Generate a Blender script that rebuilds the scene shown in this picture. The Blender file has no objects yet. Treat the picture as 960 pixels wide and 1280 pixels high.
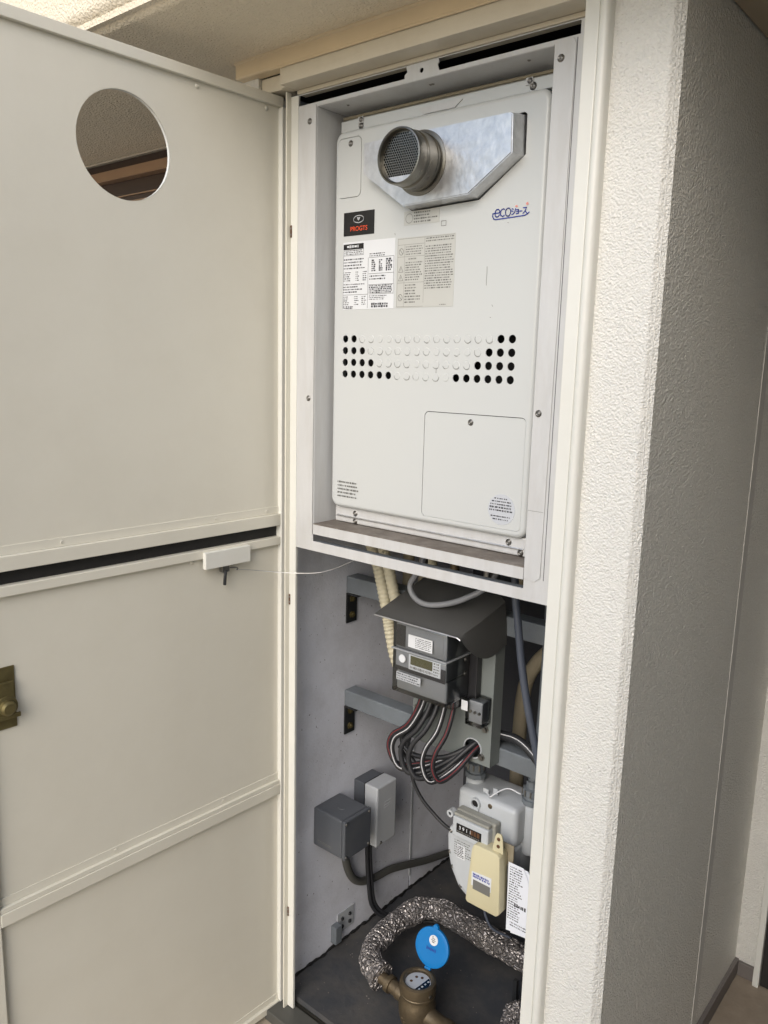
import bpy, bmesh, math, random
import numpy as np
from mathutils import Vector, Matrix

S = bpy.context.scene
COL = S.collection
rng = random.Random(7)
R = math.radians

# ------------------------------------------------------------------ camera, world, sun, exposure
cam_d = bpy.data.cameras.new('camera')
cam = bpy.data.objects.new('camera', cam_d)
COL.objects.link(cam)
S.camera = cam
cam_d.sensor_fit = 'VERTICAL'
cam_d.sensor_height = 24.0
cam_d.lens = 1003.6 / 1280 * 24.0
cam_d.clip_start = 0.02
cam_d.clip_end = 600


def cam_axes(pitch, yaw, roll):
    f = Vector((-math.sin(yaw) * math.cos(pitch), math.cos(yaw) * math.cos(pitch), -math.sin(pitch)))
    r = Vector((math.cos(yaw), math.sin(yaw), 0))
    d = f.cross(r)
    c, s = math.cos(roll), math.sin(roll)
    return r * c + d * s, d * c - r * s, f


_r, _d, _f = cam_axes(0.183081, 0.694997, -0.0260566)
mw = Matrix((( _r.x, -_d.x, -_f.x, 0.943), (_r.y, -_d.y, -_f.y, -1.2), (_r.z, -_d.z, -_f.z, 1.565), (0, 0, 0, 1)))
cam.matrix_world = mw

SUN_EL, SUN_AZ = 34.0, 20.0      # elevation; azimuth: degrees to the right of straight in front of the wall
w = bpy.data.worlds.new('World')
S.world = w
w.use_nodes = True
nt = w.node_tree
bg = nt.nodes['Background']
sky = nt.nodes.new('ShaderNodeTexSky')
sky.sky_type = 'NISHITA'
sky.sun_disc = False
sky.sun_elevation = R(SUN_EL)
sky.sun_rotation = R(180 - SUN_AZ)
sky.air_density = 1.0
sky.dust_density = 2.0
nt.links.new(sky.outputs[0], bg.inputs[0])
bg.inputs[1].default_value = 0.15

sun_d = bpy.data.lights.new('sun', 'SUN')
sun_d.energy = 0.95
sun_d.angle = R(50)
sun_d.color = (1.0, 0.995, 0.985)
sun = bpy.data.objects.new('sun', sun_d)
COL.objects.link(sun)
a, e = R(SUN_AZ), R(SUN_EL)
to_sun = Vector((math.sin(a) * math.cos(e), -math.cos(a) * math.cos(e), math.sin(e)))
sun.rotation_euler = to_sun.to_track_quat('Z', 'Y').to_euler()
sun.location = (0, -3, 4)

S.view_settings.view_transform = 'Standard'
S.view_settings.look = 'None'
S.view_settings.gamma = 1
S.view_settings.exposure = 0.69

# ------------------------------------------------------------------ materials


def lin(c):
    c = c / 255.0
    return c / 12.92 if c <= 0.04045 else ((c + 0.055) / 1.055) ** 2.4


def rgb(r, g, b):
    return (lin(r), lin(g), lin(b), 1)


def mat(name, col, rough=0.5, metal=0.0, var=0.06, vs=6.0, bump=0.0, bs=120.0, dirt=None, ds=3.0, damt=0.35,
        spec=0.5, coat=0.0, bkind='noise', speck=None, stretch=None, rvar=0.08):
    """procedural surface: base colour with slow variation, optional stains, fine bump"""
    m = bpy.data.materials.new(name)
    m.use_nodes = True
    n = m.node_tree
    b = n.nodes['Principled BSDF']
    b.inputs['Roughness'].default_value = rough
    b.inputs['Metallic'].default_value = metal
    b.inputs['Specular IOR Level'].default_value = spec
    b.inputs['Coat Weight'].default_value = coat
    tc = n.nodes.new('ShaderNodeTexCoord')
    vec = tc.outputs['Object']
    if stretch:
        mp = n.nodes.new('ShaderNodeMapping')
        mp.inputs['Scale'].default_value = stretch
        n.links.new(vec, mp.inputs[0])
        vec = mp.outputs[0]
    nz = n.nodes.new('ShaderNodeTexNoise')
    nz.inputs['Scale'].default_value = vs
    nz.inputs['Detail'].default_value = 5
    nz.inputs['Roughness'].default_value = 0.6
    n.links.new(vec, nz.inputs['Vector'])
    mx = n.nodes.new('ShaderNodeMix')
    mx.data_type = 'RGBA'
    lo = tuple(max(0, c * (1 - var * 2)) for c in col[:3]) + (1,)
    hi = tuple(min(1, c * (1 + var)) for c in col[:3]) + (1,)
    mx.inputs[6].default_value = lo
    mx.inputs[7].default_value = hi
    n.links.new(nz.outputs[0], mx.inputs[0])
    cur = mx.outputs[2]
    if dirt:
        nd = n.nodes.new('ShaderNodeTexNoise')
        nd.inputs['Scale'].default_value = ds
        nd.inputs['Detail'].default_value = 8
        nd.inputs['Roughness'].default_value = 0.7
        n.links.new(vec, nd.inputs['Vector'])
        rp = n.nodes.new('ShaderNodeValToRGB')
        rp.color_ramp.elements[0].position = 0.42
        rp.color_ramp.elements[1].position = 0.85
        rp.color_ramp.elements[1].color = (damt, damt, damt, 1)
        n.links.new(nd.outputs[0], rp.inputs[0])
        m2 = n.nodes.new('ShaderNodeMix')
        m2.data_type = 'RGBA'
        m2.inputs[7].default_value = dirt
        n.links.new(cur, m2.inputs[6])
        n.links.new(rp.outputs[0], m2.inputs[0])
        cur = m2.outputs[2]
    if speck:
        ns = n.nodes.new('ShaderNodeTexNoise')
        ns.inputs['Scale'].default_value = speck[1]
        ns.inputs['Detail'].default_value = 2
        n.links.new(vec, ns.inputs['Vector'])
        rp = n.nodes.new('ShaderNodeValToRGB')
        rp.color_ramp.elements[0].position = speck[2]
        rp.color_ramp.elements[1].position = speck[2] + 0.04
        n.links.new(ns.outputs[0], rp.inputs[0])
        m3 = n.nodes.new('ShaderNodeMix')
        m3.data_type = 'RGBA'
        m3.inputs[7].default_value = speck[0]
        n.links.new(cur, m3.inputs[6])
        n.links.new(rp.outputs[0], m3.inputs[0])
        cur = m3.outputs[2]
    n.links.new(cur, b.inputs['Base Color'])
    # roughness variation
    rr = n.nodes.new('ShaderNodeMapRange')
    rr.inputs[3].default_value = max(0.02, rough - rvar)
    rr.inputs[4].default_value = min(1, rough + rvar)
    n.links.new(nz.outputs[0], rr.inputs[0])
    n.links.new(rr.outputs[0], b.inputs['Roughness'])
    if bump > 0:
        bp = n.nodes.new('ShaderNodeBump')
        bp.inputs['Strength'].default_value = 1.0
        bp.inputs['Distance'].default_value = bump
        if bkind == 'noise':
            bt = n.nodes.new('ShaderNodeTexNoise')
            bt.inputs['Scale'].default_value = bs
            bt.inputs['Detail'].default_value = 4
            n.links.new(vec, bt.inputs['Vector'])
            n.links.new(bt.outputs[0], bp.inputs['Height'])
        elif bkind == 'stucco':
            bt = n.nodes.new('ShaderNodeTexNoise')
            bt.inputs['Scale'].default_value = bs
            bt.inputs['Detail'].default_value = 3
            bt.inputs['Distortion'].default_value = 0.4
            n.links.new(vec, bt.inputs['Vector'])
            vo = n.nodes.new('ShaderNodeTexVoronoi')
            vo.feature = 'SMOOTH_F1'
            vo.inputs['Scale'].default_value = bs * 0.9
            n.links.new(vec, vo.inputs['Vector'])
            ad = n.nodes.new('ShaderNodeMath')
            ad.operation = 'ADD'
            n.links.new(bt.outputs[0], ad.inputs[0])
            n.links.new(vo.outputs[0], ad.inputs[1])
            n.links.new(ad.outputs[0], bp.inputs['Height'])
        elif bkind == 'crease':
            wn = n.nodes.new('ShaderNodeTexNoise')
            wn.inputs['Scale'].default_value = 40
            n.links.new(vec, wn.inputs['Vector'])
            va = n.nodes.new('ShaderNodeVectorMath')
            va.operation = 'MULTIPLY_ADD'
            va.inputs[1].default_value = (0.03, 0.03, 0.03)
            n.links.new(wn.outputs[1], va.inputs[0])
            n.links.new(vec, va.inputs[2])
            vo = n.nodes.new('ShaderNodeTexVoronoi')
            vo.feature = 'DISTANCE_TO_EDGE'
            vo.inputs['Scale'].default_value = bs
            n.links.new(va.outputs[0], vo.inputs['Vector'])
            mr = n.nodes.new('ShaderNodeMapRange')
            mr.inputs[2].default_value = 0.25
            n.links.new(vo.outputs[0], mr.inputs[0])
            n.links.new(mr.outputs[0], bp.inputs['Height'])
        else:  # crumple
            vo = n.nodes.new('ShaderNodeTexVoronoi')
            vo.feature = 'F1'
            vo.inputs['Scale'].default_value = bs
            n.links.new(vec, vo.inputs['Vector'])
            n.links.new(vo.outputs[0], bp.inputs['Height'])
        n.links.new(bp.outputs[0], b.inputs['Normal'])
    return m


M = {}
M['stucco'] = mat('stucco_cream', rgb(226, 225, 219), 0.42, var=0.035, vs=3, bump=0.0020, bs=340, bkind='stucco', dirt=rgb(200, 192, 176), ds=2.2, damt=0.15)
M['stucco_side'] = mat('stucco_cream_painted_relief', rgb(243, 239, 230), 0.42, var=0.17, vs=270, bump=0.0030, bs=300, bkind='stucco', dirt=rgb(196, 186, 168), ds=2.2, damt=0.2)  # fine speckle puts glints and shade of the relief into the colour
M['stucco_soffit'] = mat('stucco_soffit', rgb(230, 218, 194), 0.65, var=0.05, vs=3, bump=0.0026, bs=240, bkind='stucco')
M['cream'] = mat('cream_painted_steel', rgb(216, 213, 200), 0.40, var=0.03, vs=1.4, bump=0.0010, bs=9, dirt=rgb(176, 168, 148), ds=5, damt=0.16)
M['cream_trim'] = mat('cream_painted_frame', rgb(212, 204, 186), 0.38, var=0.04, vs=5, bump=0.0004, bs=160, dirt=rgb(160, 140, 105), ds=7, damt=0.25)
M['white_trim'] = mat('white_painted_frame', rgb(220, 220, 213), 0.36, var=0.03, vs=5, bump=0.0003, bs=160, dirt=rgb(180, 172, 155), ds=9, damt=0.15)
M['heater'] = mat('heater_white_paint', rgb(194, 197, 196), 0.28, var=0.0, vs=2.5, spec=0.5, rvar=0.0)
M['flange'] = mat('flange_white_metal', rgb(198, 199, 199), 0.33, var=0.06, vs=9, bump=0.0003, bs=130, dirt=rgb(165, 160, 150), ds=11, damt=0.4, stretch=(3, 3, 0.6))
M['dusty'] = mat('dusty_sill', rgb(114, 106, 98), 0.9, var=0.22, vs=26, bump=0.0006, bs=300, dirt=rgb(190, 186, 178), ds=14, damt=0.5)
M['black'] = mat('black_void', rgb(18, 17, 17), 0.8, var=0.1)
M['rubber'] = mat('black_rubber', rgb(26, 25, 25), 0.6, var=0.15, vs=20)
M['steel'] = mat('stainless_steel', rgb(126, 124, 117), 0.30, 1.0, var=0.1, vs=12, bump=0.00015, bs=300, stretch=(1, 6, 1))
M['galv'] = mat('galvanised_sheet', rgb(214, 215, 217), 0.36, 0.9, var=0.2, vs=55, bump=0.0012, bs=45)
M['screw'] = mat('zinc_screw', rgb(146, 144, 140), 0.35, 1.0, var=0.2, vs=90)
M['bar'] = mat('steel_bar_grey_paint', rgb(114, 121, 127), 0.5, 0.0, var=0.12, vs=15, bump=0.0003, bs=200, dirt=rgb(70, 70, 68), ds=9, damt=0.5)
M['bracket'] = mat('bracket_dark', rgb(52, 54, 56), 0.5, 0.4, var=0.2, vs=30)
M['board'] = mat('meter_board_grey', rgb(120, 126, 124), 0.55, var=0.05, vs=6, bump=0.0002, bs=200, dirt=rgb(100, 100, 94), ds=6, damt=0.3)
M['hood'] = mat('hood_dark_grey', rgb(119, 119, 117), 0.6, var=0.08, vs=9, bump=0.0002, bs=260)
M['meter_grey'] = mat('meter_body_grey', rgb(148, 151, 154), 0.42, var=0.05, vs=8)
M['meter_dark'] = mat('meter_window_dark', rgb(48, 48, 50), 0.3, var=0.05)
M['lcd'] = mat('lcd_olive', rgb(92, 90, 62), 0.2, var=0.05)
M['label'] = mat('label_white', rgb(216, 219, 222), 0.45, var=0.02)
M['label_clear'] = mat('label_frosted', rgb(188, 192, 198), 0.4, var=0.02)
M['label_aged'] = mat('label_aged_clear', rgb(188, 189, 184), 0.4, var=0.03, vs=14)
M['print'] = mat('print_black', rgb(62, 62, 66), 0.6, var=0.1)
M['print_soft'] = mat('print_grey', rgb(112, 112, 108), 0.6, var=0.1)
M['badge'] = mat('badge_black', rgb(20, 20, 22), 0.18, var=0.05)
M['red'] = mat('print_red', rgb(238, 84, 40), 0.4, var=0.03)
M['blue'] = mat('print_blue', rgb(44, 58, 150), 0.4, var=0.03)
M['wall_in'] = mat('closet_panel_lavender', rgb(216, 219, 228), 0.75, var=0.07, vs=5, bump=0.0008, bs=190, dirt=rgb(112, 106, 104), ds=7, damt=0.4, speck=(rgb(70, 66, 68), 130, 0.72))
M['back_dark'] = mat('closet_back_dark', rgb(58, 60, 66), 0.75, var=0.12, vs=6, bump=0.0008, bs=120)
M['floor_in'] = mat('closet_floor', rgb(60, 63, 68), 0.65, var=0.2, vs=5, bump=0.0012, bs=60, dirt=rgb(118, 110, 98), ds=6, damt=0.55)
M['gas'] = mat('gas_meter_pale', rgb(186, 191, 195), 0.38, var=0.04, vs=8, bump=0.0003, bs=160, dirt=rgb(140, 142, 140), ds=10, damt=0.3)
M['gas_grey'] = mat('gas_counter_grey', rgb(150, 150, 142), 0.5, var=0.1, vs=20)
M['yellow'] = mat('plastic_cream_yellow', rgb(206, 199, 166), 0.42, var=0.05, vs=9, dirt=rgb(176, 158, 108), ds=9, damt=0.3)
M['paper'] = mat('paper_tag', rgb(226, 230, 238), 0.7, var=0.02)
M['boxdark'] = mat('pvc_dark_grey', rgb(78, 82, 88), 0.45, var=0.06, vs=10, bump=0.0002, bs=220, dirt=rgb(120, 118, 114), ds=8, damt=0.25)
M['boxlight'] = mat('pvc_light_grey', rgb(176, 180, 184), 0.4, var=0.04, vs=10)
M['cable'] = mat('cable_dark_grey', rgb(42, 43, 46), 0.45, var=0.1, vs=30)
M['cable_red'] = mat('cable_stripe_red', rgb(122, 36, 42), 0.45, var=0.1, vs=30)
M['cable_white'] = mat('cable_stripe_white', rgb(206, 206, 208), 0.45, var=0.06, vs=30)
M['cable_bluegrey'] = mat('cable_blue_grey', rgb(76, 82, 94), 0.4, var=0.08, vs=30)
M['cable_grey'] = mat('cable_light_grey', rgb(140, 142, 146), 0.4, var=0.06, vs=30)
M['conduit'] = mat('conduit_grey', rgb(80, 80, 76), 0.55, var=0.1, vs=20)
M['hose'] = mat('hose_cream', rgb(206, 200, 176), 0.55, var=0.08, vs=14, dirt=rgb(140, 128, 92), ds=14, damt=0.4)
M['pipe_beige'] = mat('pipe_tape_beige', rgb(150, 141, 120), 0.7, var=0.1, vs=20)
M['brass'] = mat('bronze_meter', rgb(112, 99, 78), 0.45, 0.6, var=0.18, vs=20, bump=0.0006, bs=180, dirt=rgb(64, 58, 48), ds=18, damt=0.6)
M['brass_lock'] = mat('lock_old_brass', rgb(126, 116, 78), 0.45, 0.7, var=0.2, vs=40, dirt=rgb(60, 54, 40), ds=30, damt=0.6)
M['foil'] = mat('insulation_foil', rgb(182, 177, 175), 0.40, 0.75, var=0.2, vs=60, bump=0.005, bs=75, bkind='crease', dirt=rgb(84, 78, 76), ds=22, damt=0.7)
M['lid'] = mat('plastic_bright_blue', rgb(4, 116, 186), 0.32, var=0.05, vs=12)
M['dial'] = mat('dial_face', rgb(206, 208, 212), 0.3, var=0.03)
M['ground'] = mat('terrace_floor', rgb(168, 155, 136), 0.85, var=0.1, vs=4, bump=0.001, bs=60)
M['alcove_floor'] = mat('alcove_floor', rgb(166, 152, 134), 0.8, var=0.14, vs=9, bump=0.0008, bs=110, dirt=rgb(96, 82, 66), ds=6, damt=0.5)
M['baseboard'] = mat('baseboard_grey', rgb(118, 112, 108), 0.6, var=0.1, vs=14)
M['light_block'] = mat('light_block_taupe', rgb(184, 179, 170), 0.6, var=0.08, vs=5, bump=0.001, bs=60)  # taupe picked for the added wall to limit its bounce light
M['caulk'] = mat('joint_sealant', rgb(214, 212, 206), 0.6, var=0.06, vs=20, bump=0.0004, bs=80)
M['caulk_beam'] = mat('sealed_beam_paint', rgb(220, 202, 170), 0.5, var=0.06, vs=8, bump=0.0015, bs=30)
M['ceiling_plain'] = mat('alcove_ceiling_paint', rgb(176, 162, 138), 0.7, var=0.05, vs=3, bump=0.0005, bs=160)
M['window_brown'] = mat('window_frame_bronze', rgb(178, 146, 118), 0.35, 0.3, var=0.08, vs=10)
M['window_dark'] = mat('window_frame_painted_shade', rgb(78, 62, 52), 0.5, 0.2, var=0.1, vs=10)  # dark copy of the frame bronze, shade of the rails painted in
M['glass_dark'] = mat('window_glass', rgb(40, 42, 44), 0.08, var=0.05)
M['rust'] = mat('hinge_rusty', rgb(104, 72, 48), 0.7, 0.3, var=0.3, vs=60)
M['door_ent'] = mat('entrance_door_dark', rgb(48, 46, 46), 0.4, 0.1, var=0.08)


def clear_mat(name, ior, k, tint):
    m = bpy.data.materials.new(name)
    m.use_nodes = True
    n = m.node_tree
    out = n.nodes['Material Output']
    n.nodes.remove(n.nodes['Principled BSDF'])
    tr = n.nodes.new('ShaderNodeBsdfTransparent')
    tr.inputs[0].default_value = tint
    gl = n.nodes.new('ShaderNodeBsdfGlossy')
    gl.inputs['Roughness'].default_value = 0.12
    fr = n.nodes.new('ShaderNodeFresnel')
    fr.inputs[0].default_value = ior
    nz = n.nodes.new('ShaderNodeTexNoise')
    nz.inputs['Scale'].default_value = 30
    ad = n.nodes.new('ShaderNodeMath')
    ad.operation = 'MULTIPLY_ADD'
    ad.inputs[1].default_value = k
    n.links.new(nz.outputs[0], ad.inputs[0])
    n.links.new(fr.outputs[0], ad.inputs[2])
    mx = n.nodes.new('ShaderNodeMixShader')
    n.links.new(ad.outputs[0], mx.inputs[0])
    n.links.new(tr.outputs[0], mx.inputs[1])
    n.links.new(gl.outputs[0], mx.inputs[2])
    n.links.new(mx.outputs[0], out.inputs[0])
    return m


M['clear'] = clear_mat('smoky_clear_plastic', 1.5, 0.10, (0.92, 0.93, 0.94, 1))
M['glass'] = clear_mat('dial_glass', 1.12, 0.0, (0.96, 0.97, 0.97, 1))

# ------------------------------------------------------------------ object helpers
OFF = {}     # world position that a part's vertices are measured from


def thing(name, label, cat, loc=(0, 0, 0), rotz=0.0, group=None, local=False):
    o = bpy.data.objects.new(name, None)
    COL.objects.link(o)
    o.empty_display_size = 0.05
    o.location = loc
    o.rotation_euler = (0, 0, rotz)
    o['label'] = label
    o['category'] = cat
    if group:
        o['group'] = group
    OFF[o] = Vector((0, 0, 0)) if local else Vector(loc)
    return o


def mesh_of(bm, name):
    me = bpy.data.meshes.new(name)
    bmesh.ops.recalc_face_normals(bm, faces=bm.faces)
    bm.to_mesh(me)
    bm.free()
    return me


def put(name, src, m, parent=None, smooth=False, label=None, kind=None):
    """links a bmesh or mesh given in world coordinates as one object"""
    me = mesh_of(src, name) if isinstance(src, bmesh.types.BMesh) else src
    off = OFF[parent] if parent else Vector((0, 0, 0))
    if off.length:
        me.transform(Matrix.Translation(-off))
    me.materials.clear()
    me.materials.append(M[m] if isinstance(m, str) else m)
    if smooth:
        me.polygons.foreach_set('use_smooth', [True] * len(me.polygons))
        if smooth != 'all':
            try:
                me.set_sharp_from_angle(angle=R(smooth if smooth is not True else 35))
            except Exception:
                pass
    o = bpy.data.objects.new(name, me)
    COL.objects.link(o)
    if parent:
        o.parent = parent
        OFF[o] = off
    if label:
        o['label'] = label
    if kind:
        o['kind'] = kind
    return o


def tag(o, label, cat, group=None):
    o['label'] = label
    o['category'] = cat
    if group:
        o['group'] = group
    return o


def box(x0, x1, y0, y1, z0, z1, bev=0.0, seg=2, bm=None):
    b = bmesh.new()
    r = bmesh.ops.create_cube(b, size=1)
    for v in b.verts:
        v.co = Vector(((x0 + x1) / 2 + v.co.x * (x1 - x0), (y0 + y1) / 2 + v.co.y * (y1 - y0), (z0 + z1) / 2 + v.co.z * (z1 - z0)))
    if bev:
        bmesh.ops.bevel(b, geom=b.edges[:], offset=bev, segments=seg, affect='EDGES', profile=0.5)
    return join(bm, b)


def join(bm, b):
    if bm is None:
        return b
    me = bpy.data.meshes.new('tmp')
    b.to_mesh(me)
    b.free()
    bm.from_mesh(me)
    bpy.data.meshes.remove(me)
    return bm


def spline(pts, n=8):
    pts = [Vector(p) for p in pts]
    if len(pts) < 3:
        return pts
    P = [pts[0] * 2 - pts[1]] + pts + [pts[-1] * 2 - pts[-2]]
    out = []
    for i in range(1, len(P) - 2):
        a, b, c, d = P[i - 1], P[i], P[i + 1], P[i + 2]
        for k in range(n):
            t = k / n
            out.append(0.5 * ((2 * b) + (c - a) * t + (2 * a - 5 * b + 4 * c - d) * t * t + (3 * b - a - 3 * c + d) * t ** 3))
    out.append(pts[-1])
    return out


def frames(path, closed=False):
    n = len(path)
    tang = []
    for i in range(n):
        if closed:
            t = path[(i + 1) % n] - path[i - 1]
        else:
            t = path[min(i + 1, n - 1)] - path[max(i - 1, 0)]
        tang.append(t.normalized())
    up = Vector((0, 0, 1)) if abs(tang[0].z) < 0.9 else Vector((0, 1, 0))
    nrm = (up - tang[0] * up.dot(tang[0])).normalized()
    res = []
    for i in range(n):
        nrm = (nrm - tang[i] * nrm.dot(tang[i])).normalized()
        res.append((path[i], nrm, tang[i].cross(nrm)))
    return res


def tube(pts, r, seg=10, n=8, bm=None, closed=False, rad=None, smooth_path=True, ang=None):
    """swept tube; rad(i, f) gives a radius along it; ang=(a0,a1) sweeps only a strip of its skin"""
    path = spline(pts, n) if smooth_path else [Vector(p) for p in pts]
    fr = frames(path, closed)
    b = bmesh.new()
    rings = []
    N = len(fr)
    for i, (p, u, v) in enumerate(fr):
        rr = rad(i, i / (N - 1)) if rad else r
        ring = []
        if ang:
            ks = [ang[0] + (ang[1] - ang[0]) * k / (seg - 1) for k in range(seg)]
        else:
            ks = [2 * math.pi * k / seg for k in range(seg)]
        for t in ks:
            ring.append(b.verts.new(p + u * math.cos(t) * rr + v * math.sin(t) * rr))
        rings.append(ring)
    last = N if closed else N - 1
    for i in range(last):
        A, B = rings[i], rings[(i + 1) % N]
        for k in range(seg - 1 if ang else seg):
            b.faces.new((A[k], A[(k + 1) % seg], B[(k + 1) % seg], B[k]))
    if not closed and not ang:
        b.faces.new(rings[0][::-1])
        b.faces.new(rings[-1])
    return join(bm, b)


def lathe(profile, center, axis=(0, 0, 1), seg=32, bm=None):
    """profile: list of (radius, height along axis)"""
    ax = Vector(axis).normalized()
    u = ax.orthogonal().normalized()
    v = ax.cross(u)
    c = Vector(center)
    b = bmesh.new()
    rings = []
    for r, h in profile:
        if r < 1e-6:
            rings.append([b.verts.new(c + ax * h)])
        else:
            rings.append([b.verts.new(c + ax * h + (u * math.cos(2 * math.pi * k / seg) + v * math.sin(2 * math.pi * k / seg)) * r) for k in range(seg)])
    for A, B in zip(rings, rings[1:]):
        for k in range(seg):
            k2 = (k + 1) % seg
            if len(A) == 1 and len(B) == 1:
                continue
            if len(A) == 1:
                b.faces.new((A[0], B[k2], B[k]))
            elif len(B) == 1:
                b.faces.new((A[k], A[k2], B[0]))
            else:
                b.faces.new((A[k], A[k2], B[k2], B[k]))
    return join(bm, b)


def prism(poly, axis, a, b_, bev=0.0, bm=None):
    """extrudes a 2D polygon: axis 'y' -> poly in (x,z); 'x' -> (y,z); 'z' -> (x,y)"""
    b = bmesh.new()

    def P(p, h):
        if axis == 'y':
            return Vector((p[0], h, p[1]))
        if axis == 'x':
            return Vector((h, p[0], p[1]))
        return Vector((p[0], p[1], h))
    lo = [b.verts.new(P(p, a)) for p in poly]
    hi = [b.verts.new(P(p, b_)) for p in poly]
    n = len(poly)
    b.faces.new(lo)
    b.faces.new(hi[::-1])
    for i in range(n):
        b.faces.new((lo[i], hi[i], hi[(i + 1) % n], lo[(i + 1) % n]))
    bmesh.ops.recalc_face_normals(b, faces=b.faces)
    if bev:
        bmesh.ops.bevel(b, geom=b.edges[:], offset=bev, segments=2, affect='EDGES', profile=0.5)
    return join(bm, b)


def rrect(x0, x1, z0, z1, r, n=6):
    out = []
    for cx, cz, a0 in ((x1 - r, z1 - r, 0), (x0 + r, z1 - r, 90), (x0 + r, z0 + r, 180), (x1 - r, z0 + r, 270)):
        for k in range(n + 1):
            t = R(a0 + 90 * k / n)
            out.append((cx + r * math.cos(t), cz + r * math.sin(t)))
    return out


def circ(cx, cz, r, n=20, ph=0.0):
    return [(cx + r * math.cos(2 * math.pi * k / n + ph), cz + r * math.sin(2 * math.pi * k / n + ph)) for k in range(n)]


def plate(outline, holes, y_front, thick, name='plate', local=False):
    """flat sheet in the XZ plane with true holes, its front face at y_front (front = -y)"""
    cu = bpy.data.curves.new(name, 'CURVE')
    cu.dimensions = '2D'
    cu.fill_mode = 'BOTH'
    cu.extrude = thick / 2
    for poly in [outline] + list(holes):
        sp = cu.splines.new('POLY')
        sp.points.add(len(poly) - 1)
        for q, p in zip(sp.points, poly):
            q.co = (p[0], p[1], 0, 1)
        sp.use_cyclic_u = True
    o = bpy.data.objects.new(name, cu)
    COL.objects.link(o)
    dg = bpy.context.evaluated_depsgraph_get()
    me = bpy.data.meshes.new_from_object(o.evaluated_get(dg))
    bpy.data.objects.remove(o)
    bpy.data.curves.remove(cu)
    me.transform(Matrix.Translation((0, y_front + thick / 2, 0)) @ Matrix.Rotation(math.pi / 2, 4, 'X'))
    me.name = name
    return me


def text_mesh(txt, size, mtx, thick=0.0002, bold=0.0, align='LEFT', sx=1.0):
    cu = bpy.data.curves.new('lettering', 'FONT')
    cu.body = txt
    cu.size = size
    cu.extrude = thick
    cu.offset = bold
    cu.align_x = align
    o = bpy.data.objects.new('lettering', cu)
    COL.objects.link(o)
    dg = bpy.context.evaluated_depsgraph_get()
    me = bpy.data.meshes.new_from_object(o.evaluated_get(dg))
    bpy.data.objects.remove(o)
    bpy.data.curves.remove(cu)
    me.transform(mtx @ Matrix.Diagonal((sx, 1, 1, 1)))
    return me


def on_front(x, y, z):
    """lettering stood up on a face that looks to -y"""
    return Matrix.Translation((x, y, z)) @ Matrix.Rotation(math.pi / 2, 4, 'X')


def dashes(x0, x1, z0, z1, y, rows, rs, fill=0.8, hgt=0.55, th=0.0002, wmin=0.0015, wmax=0.006, bm=None):
    """rows of illegibly small print as thin raised dashes"""
    b = bm or bmesh.new()
    dz = (z1 - z0) / rows
    for i in range(rows):
        zc = z1 - (i + 0.5) * dz
        x = x0
        end = x0 + (x1 - x0) * (fill + (1 - fill) * rs.random())
        while x < end:
            wd = wmin + (wmax - wmin) * rs.random() ** 2
            if x + wd > x1:
                break
            h = dz * hgt * (0.6 + 0.4 * rs.random())
            vs = [b.verts.new(q) for q in ((x, y, zc - h / 2), (x + wd, y, zc - h / 2), (x + wd, y, zc + h / 2), (x, y, zc + h / 2))]
            b.faces.new(vs)
            x += wd + 0.0006 + 0.0018 * rs.random()
    return b


def strokes(segs, y, wd, bm=None):
    """flat printed strokes between (x,z) points"""
    b = bm or bmesh.new()
    for poly in segs:
        for (xa, za), (xb, zb) in zip(poly, poly[1:]):
            d = Vector((xb - xa, 0, zb - za))
            if d.length < 1e-7:
                continue
            d.normalize()
            n = Vector((-d.z, 0, d.x)) * wd / 2
            e = d * wd * 0.35
            A, B = Vector((xa, y, za)) - e, Vector((xb, y, zb)) + e
            b.faces.new([b.verts.new(q) for q in (A - n, B - n, B + n, A + n)])
    return b


def screw_mesh(r=0.004):
    b = lathe([(0, 0.0028), (r * 0.35, 0.0028), (r * 0.4, 0.0016), (r * 0.62, 0.0016), (r * 0.72, 0.0030), (r, 0.0022), (r * 1.05, 0.0006), (r * 1.5, 0.0005), (r * 1.5, 0)], (0, 0, 0), (0, 0, 1), 14)
    me = mesh_of(b, 'screw')
    me.materials.append(M['screw'])
    me.polygons.foreach_set('use_smooth', [True] * len(me.polygons))
    return me


SCREW = screw_mesh()


def screw(parent, pos, nrm=(0, -1, 0), scale=1.0, m=None, name='screw', me=None):
    o = bpy.data.objects.new(name, me or SCREW)
    COL.objects.link(o)
    o.parent = parent
    o.location = Vector(pos) - OFF[parent]
    o.rotation_euler = Vector(nrm).to_track_quat('Z', 'Y').to_euler()
    o.scale = (scale,) * 3
    return o


PAINTED = SCREW.copy()
PAINTED.materials.clear()
PAINTED.materials.append(M['cream'])


def hashn(ix, iy, iz):
    n = (ix * 374761393 + iy * 668265263 + iz * 2147483647 + 1274126177) & 0xffffffff
    n = ((n ^ (n >> 13)) * 1274126177) & 0xffffffff
    return ((n ^ (n >> 16)) & 0xffff) / 65535.0


def vnoise(p):
    """value noise on an (n,3) array"""
    i = np.floor(p).astype(np.int64)
    f = p - i
    f = f * f * (3 - 2 * f)
    out = 0
    for dx in (0, 1):
        for dy in (0, 1):
            for dz in (0, 1):
                wgt = (f[:, 0] if dx else 1 - f[:, 0]) * (f[:, 1] if dy else 1 - f[:, 1]) * (f[:, 2] if dz else 1 - f[:, 2])
                out = out + wgt * hashn(i[:, 0] + dx, i[:, 1] + dy, i[:, 2] + dz)
    return out


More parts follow.
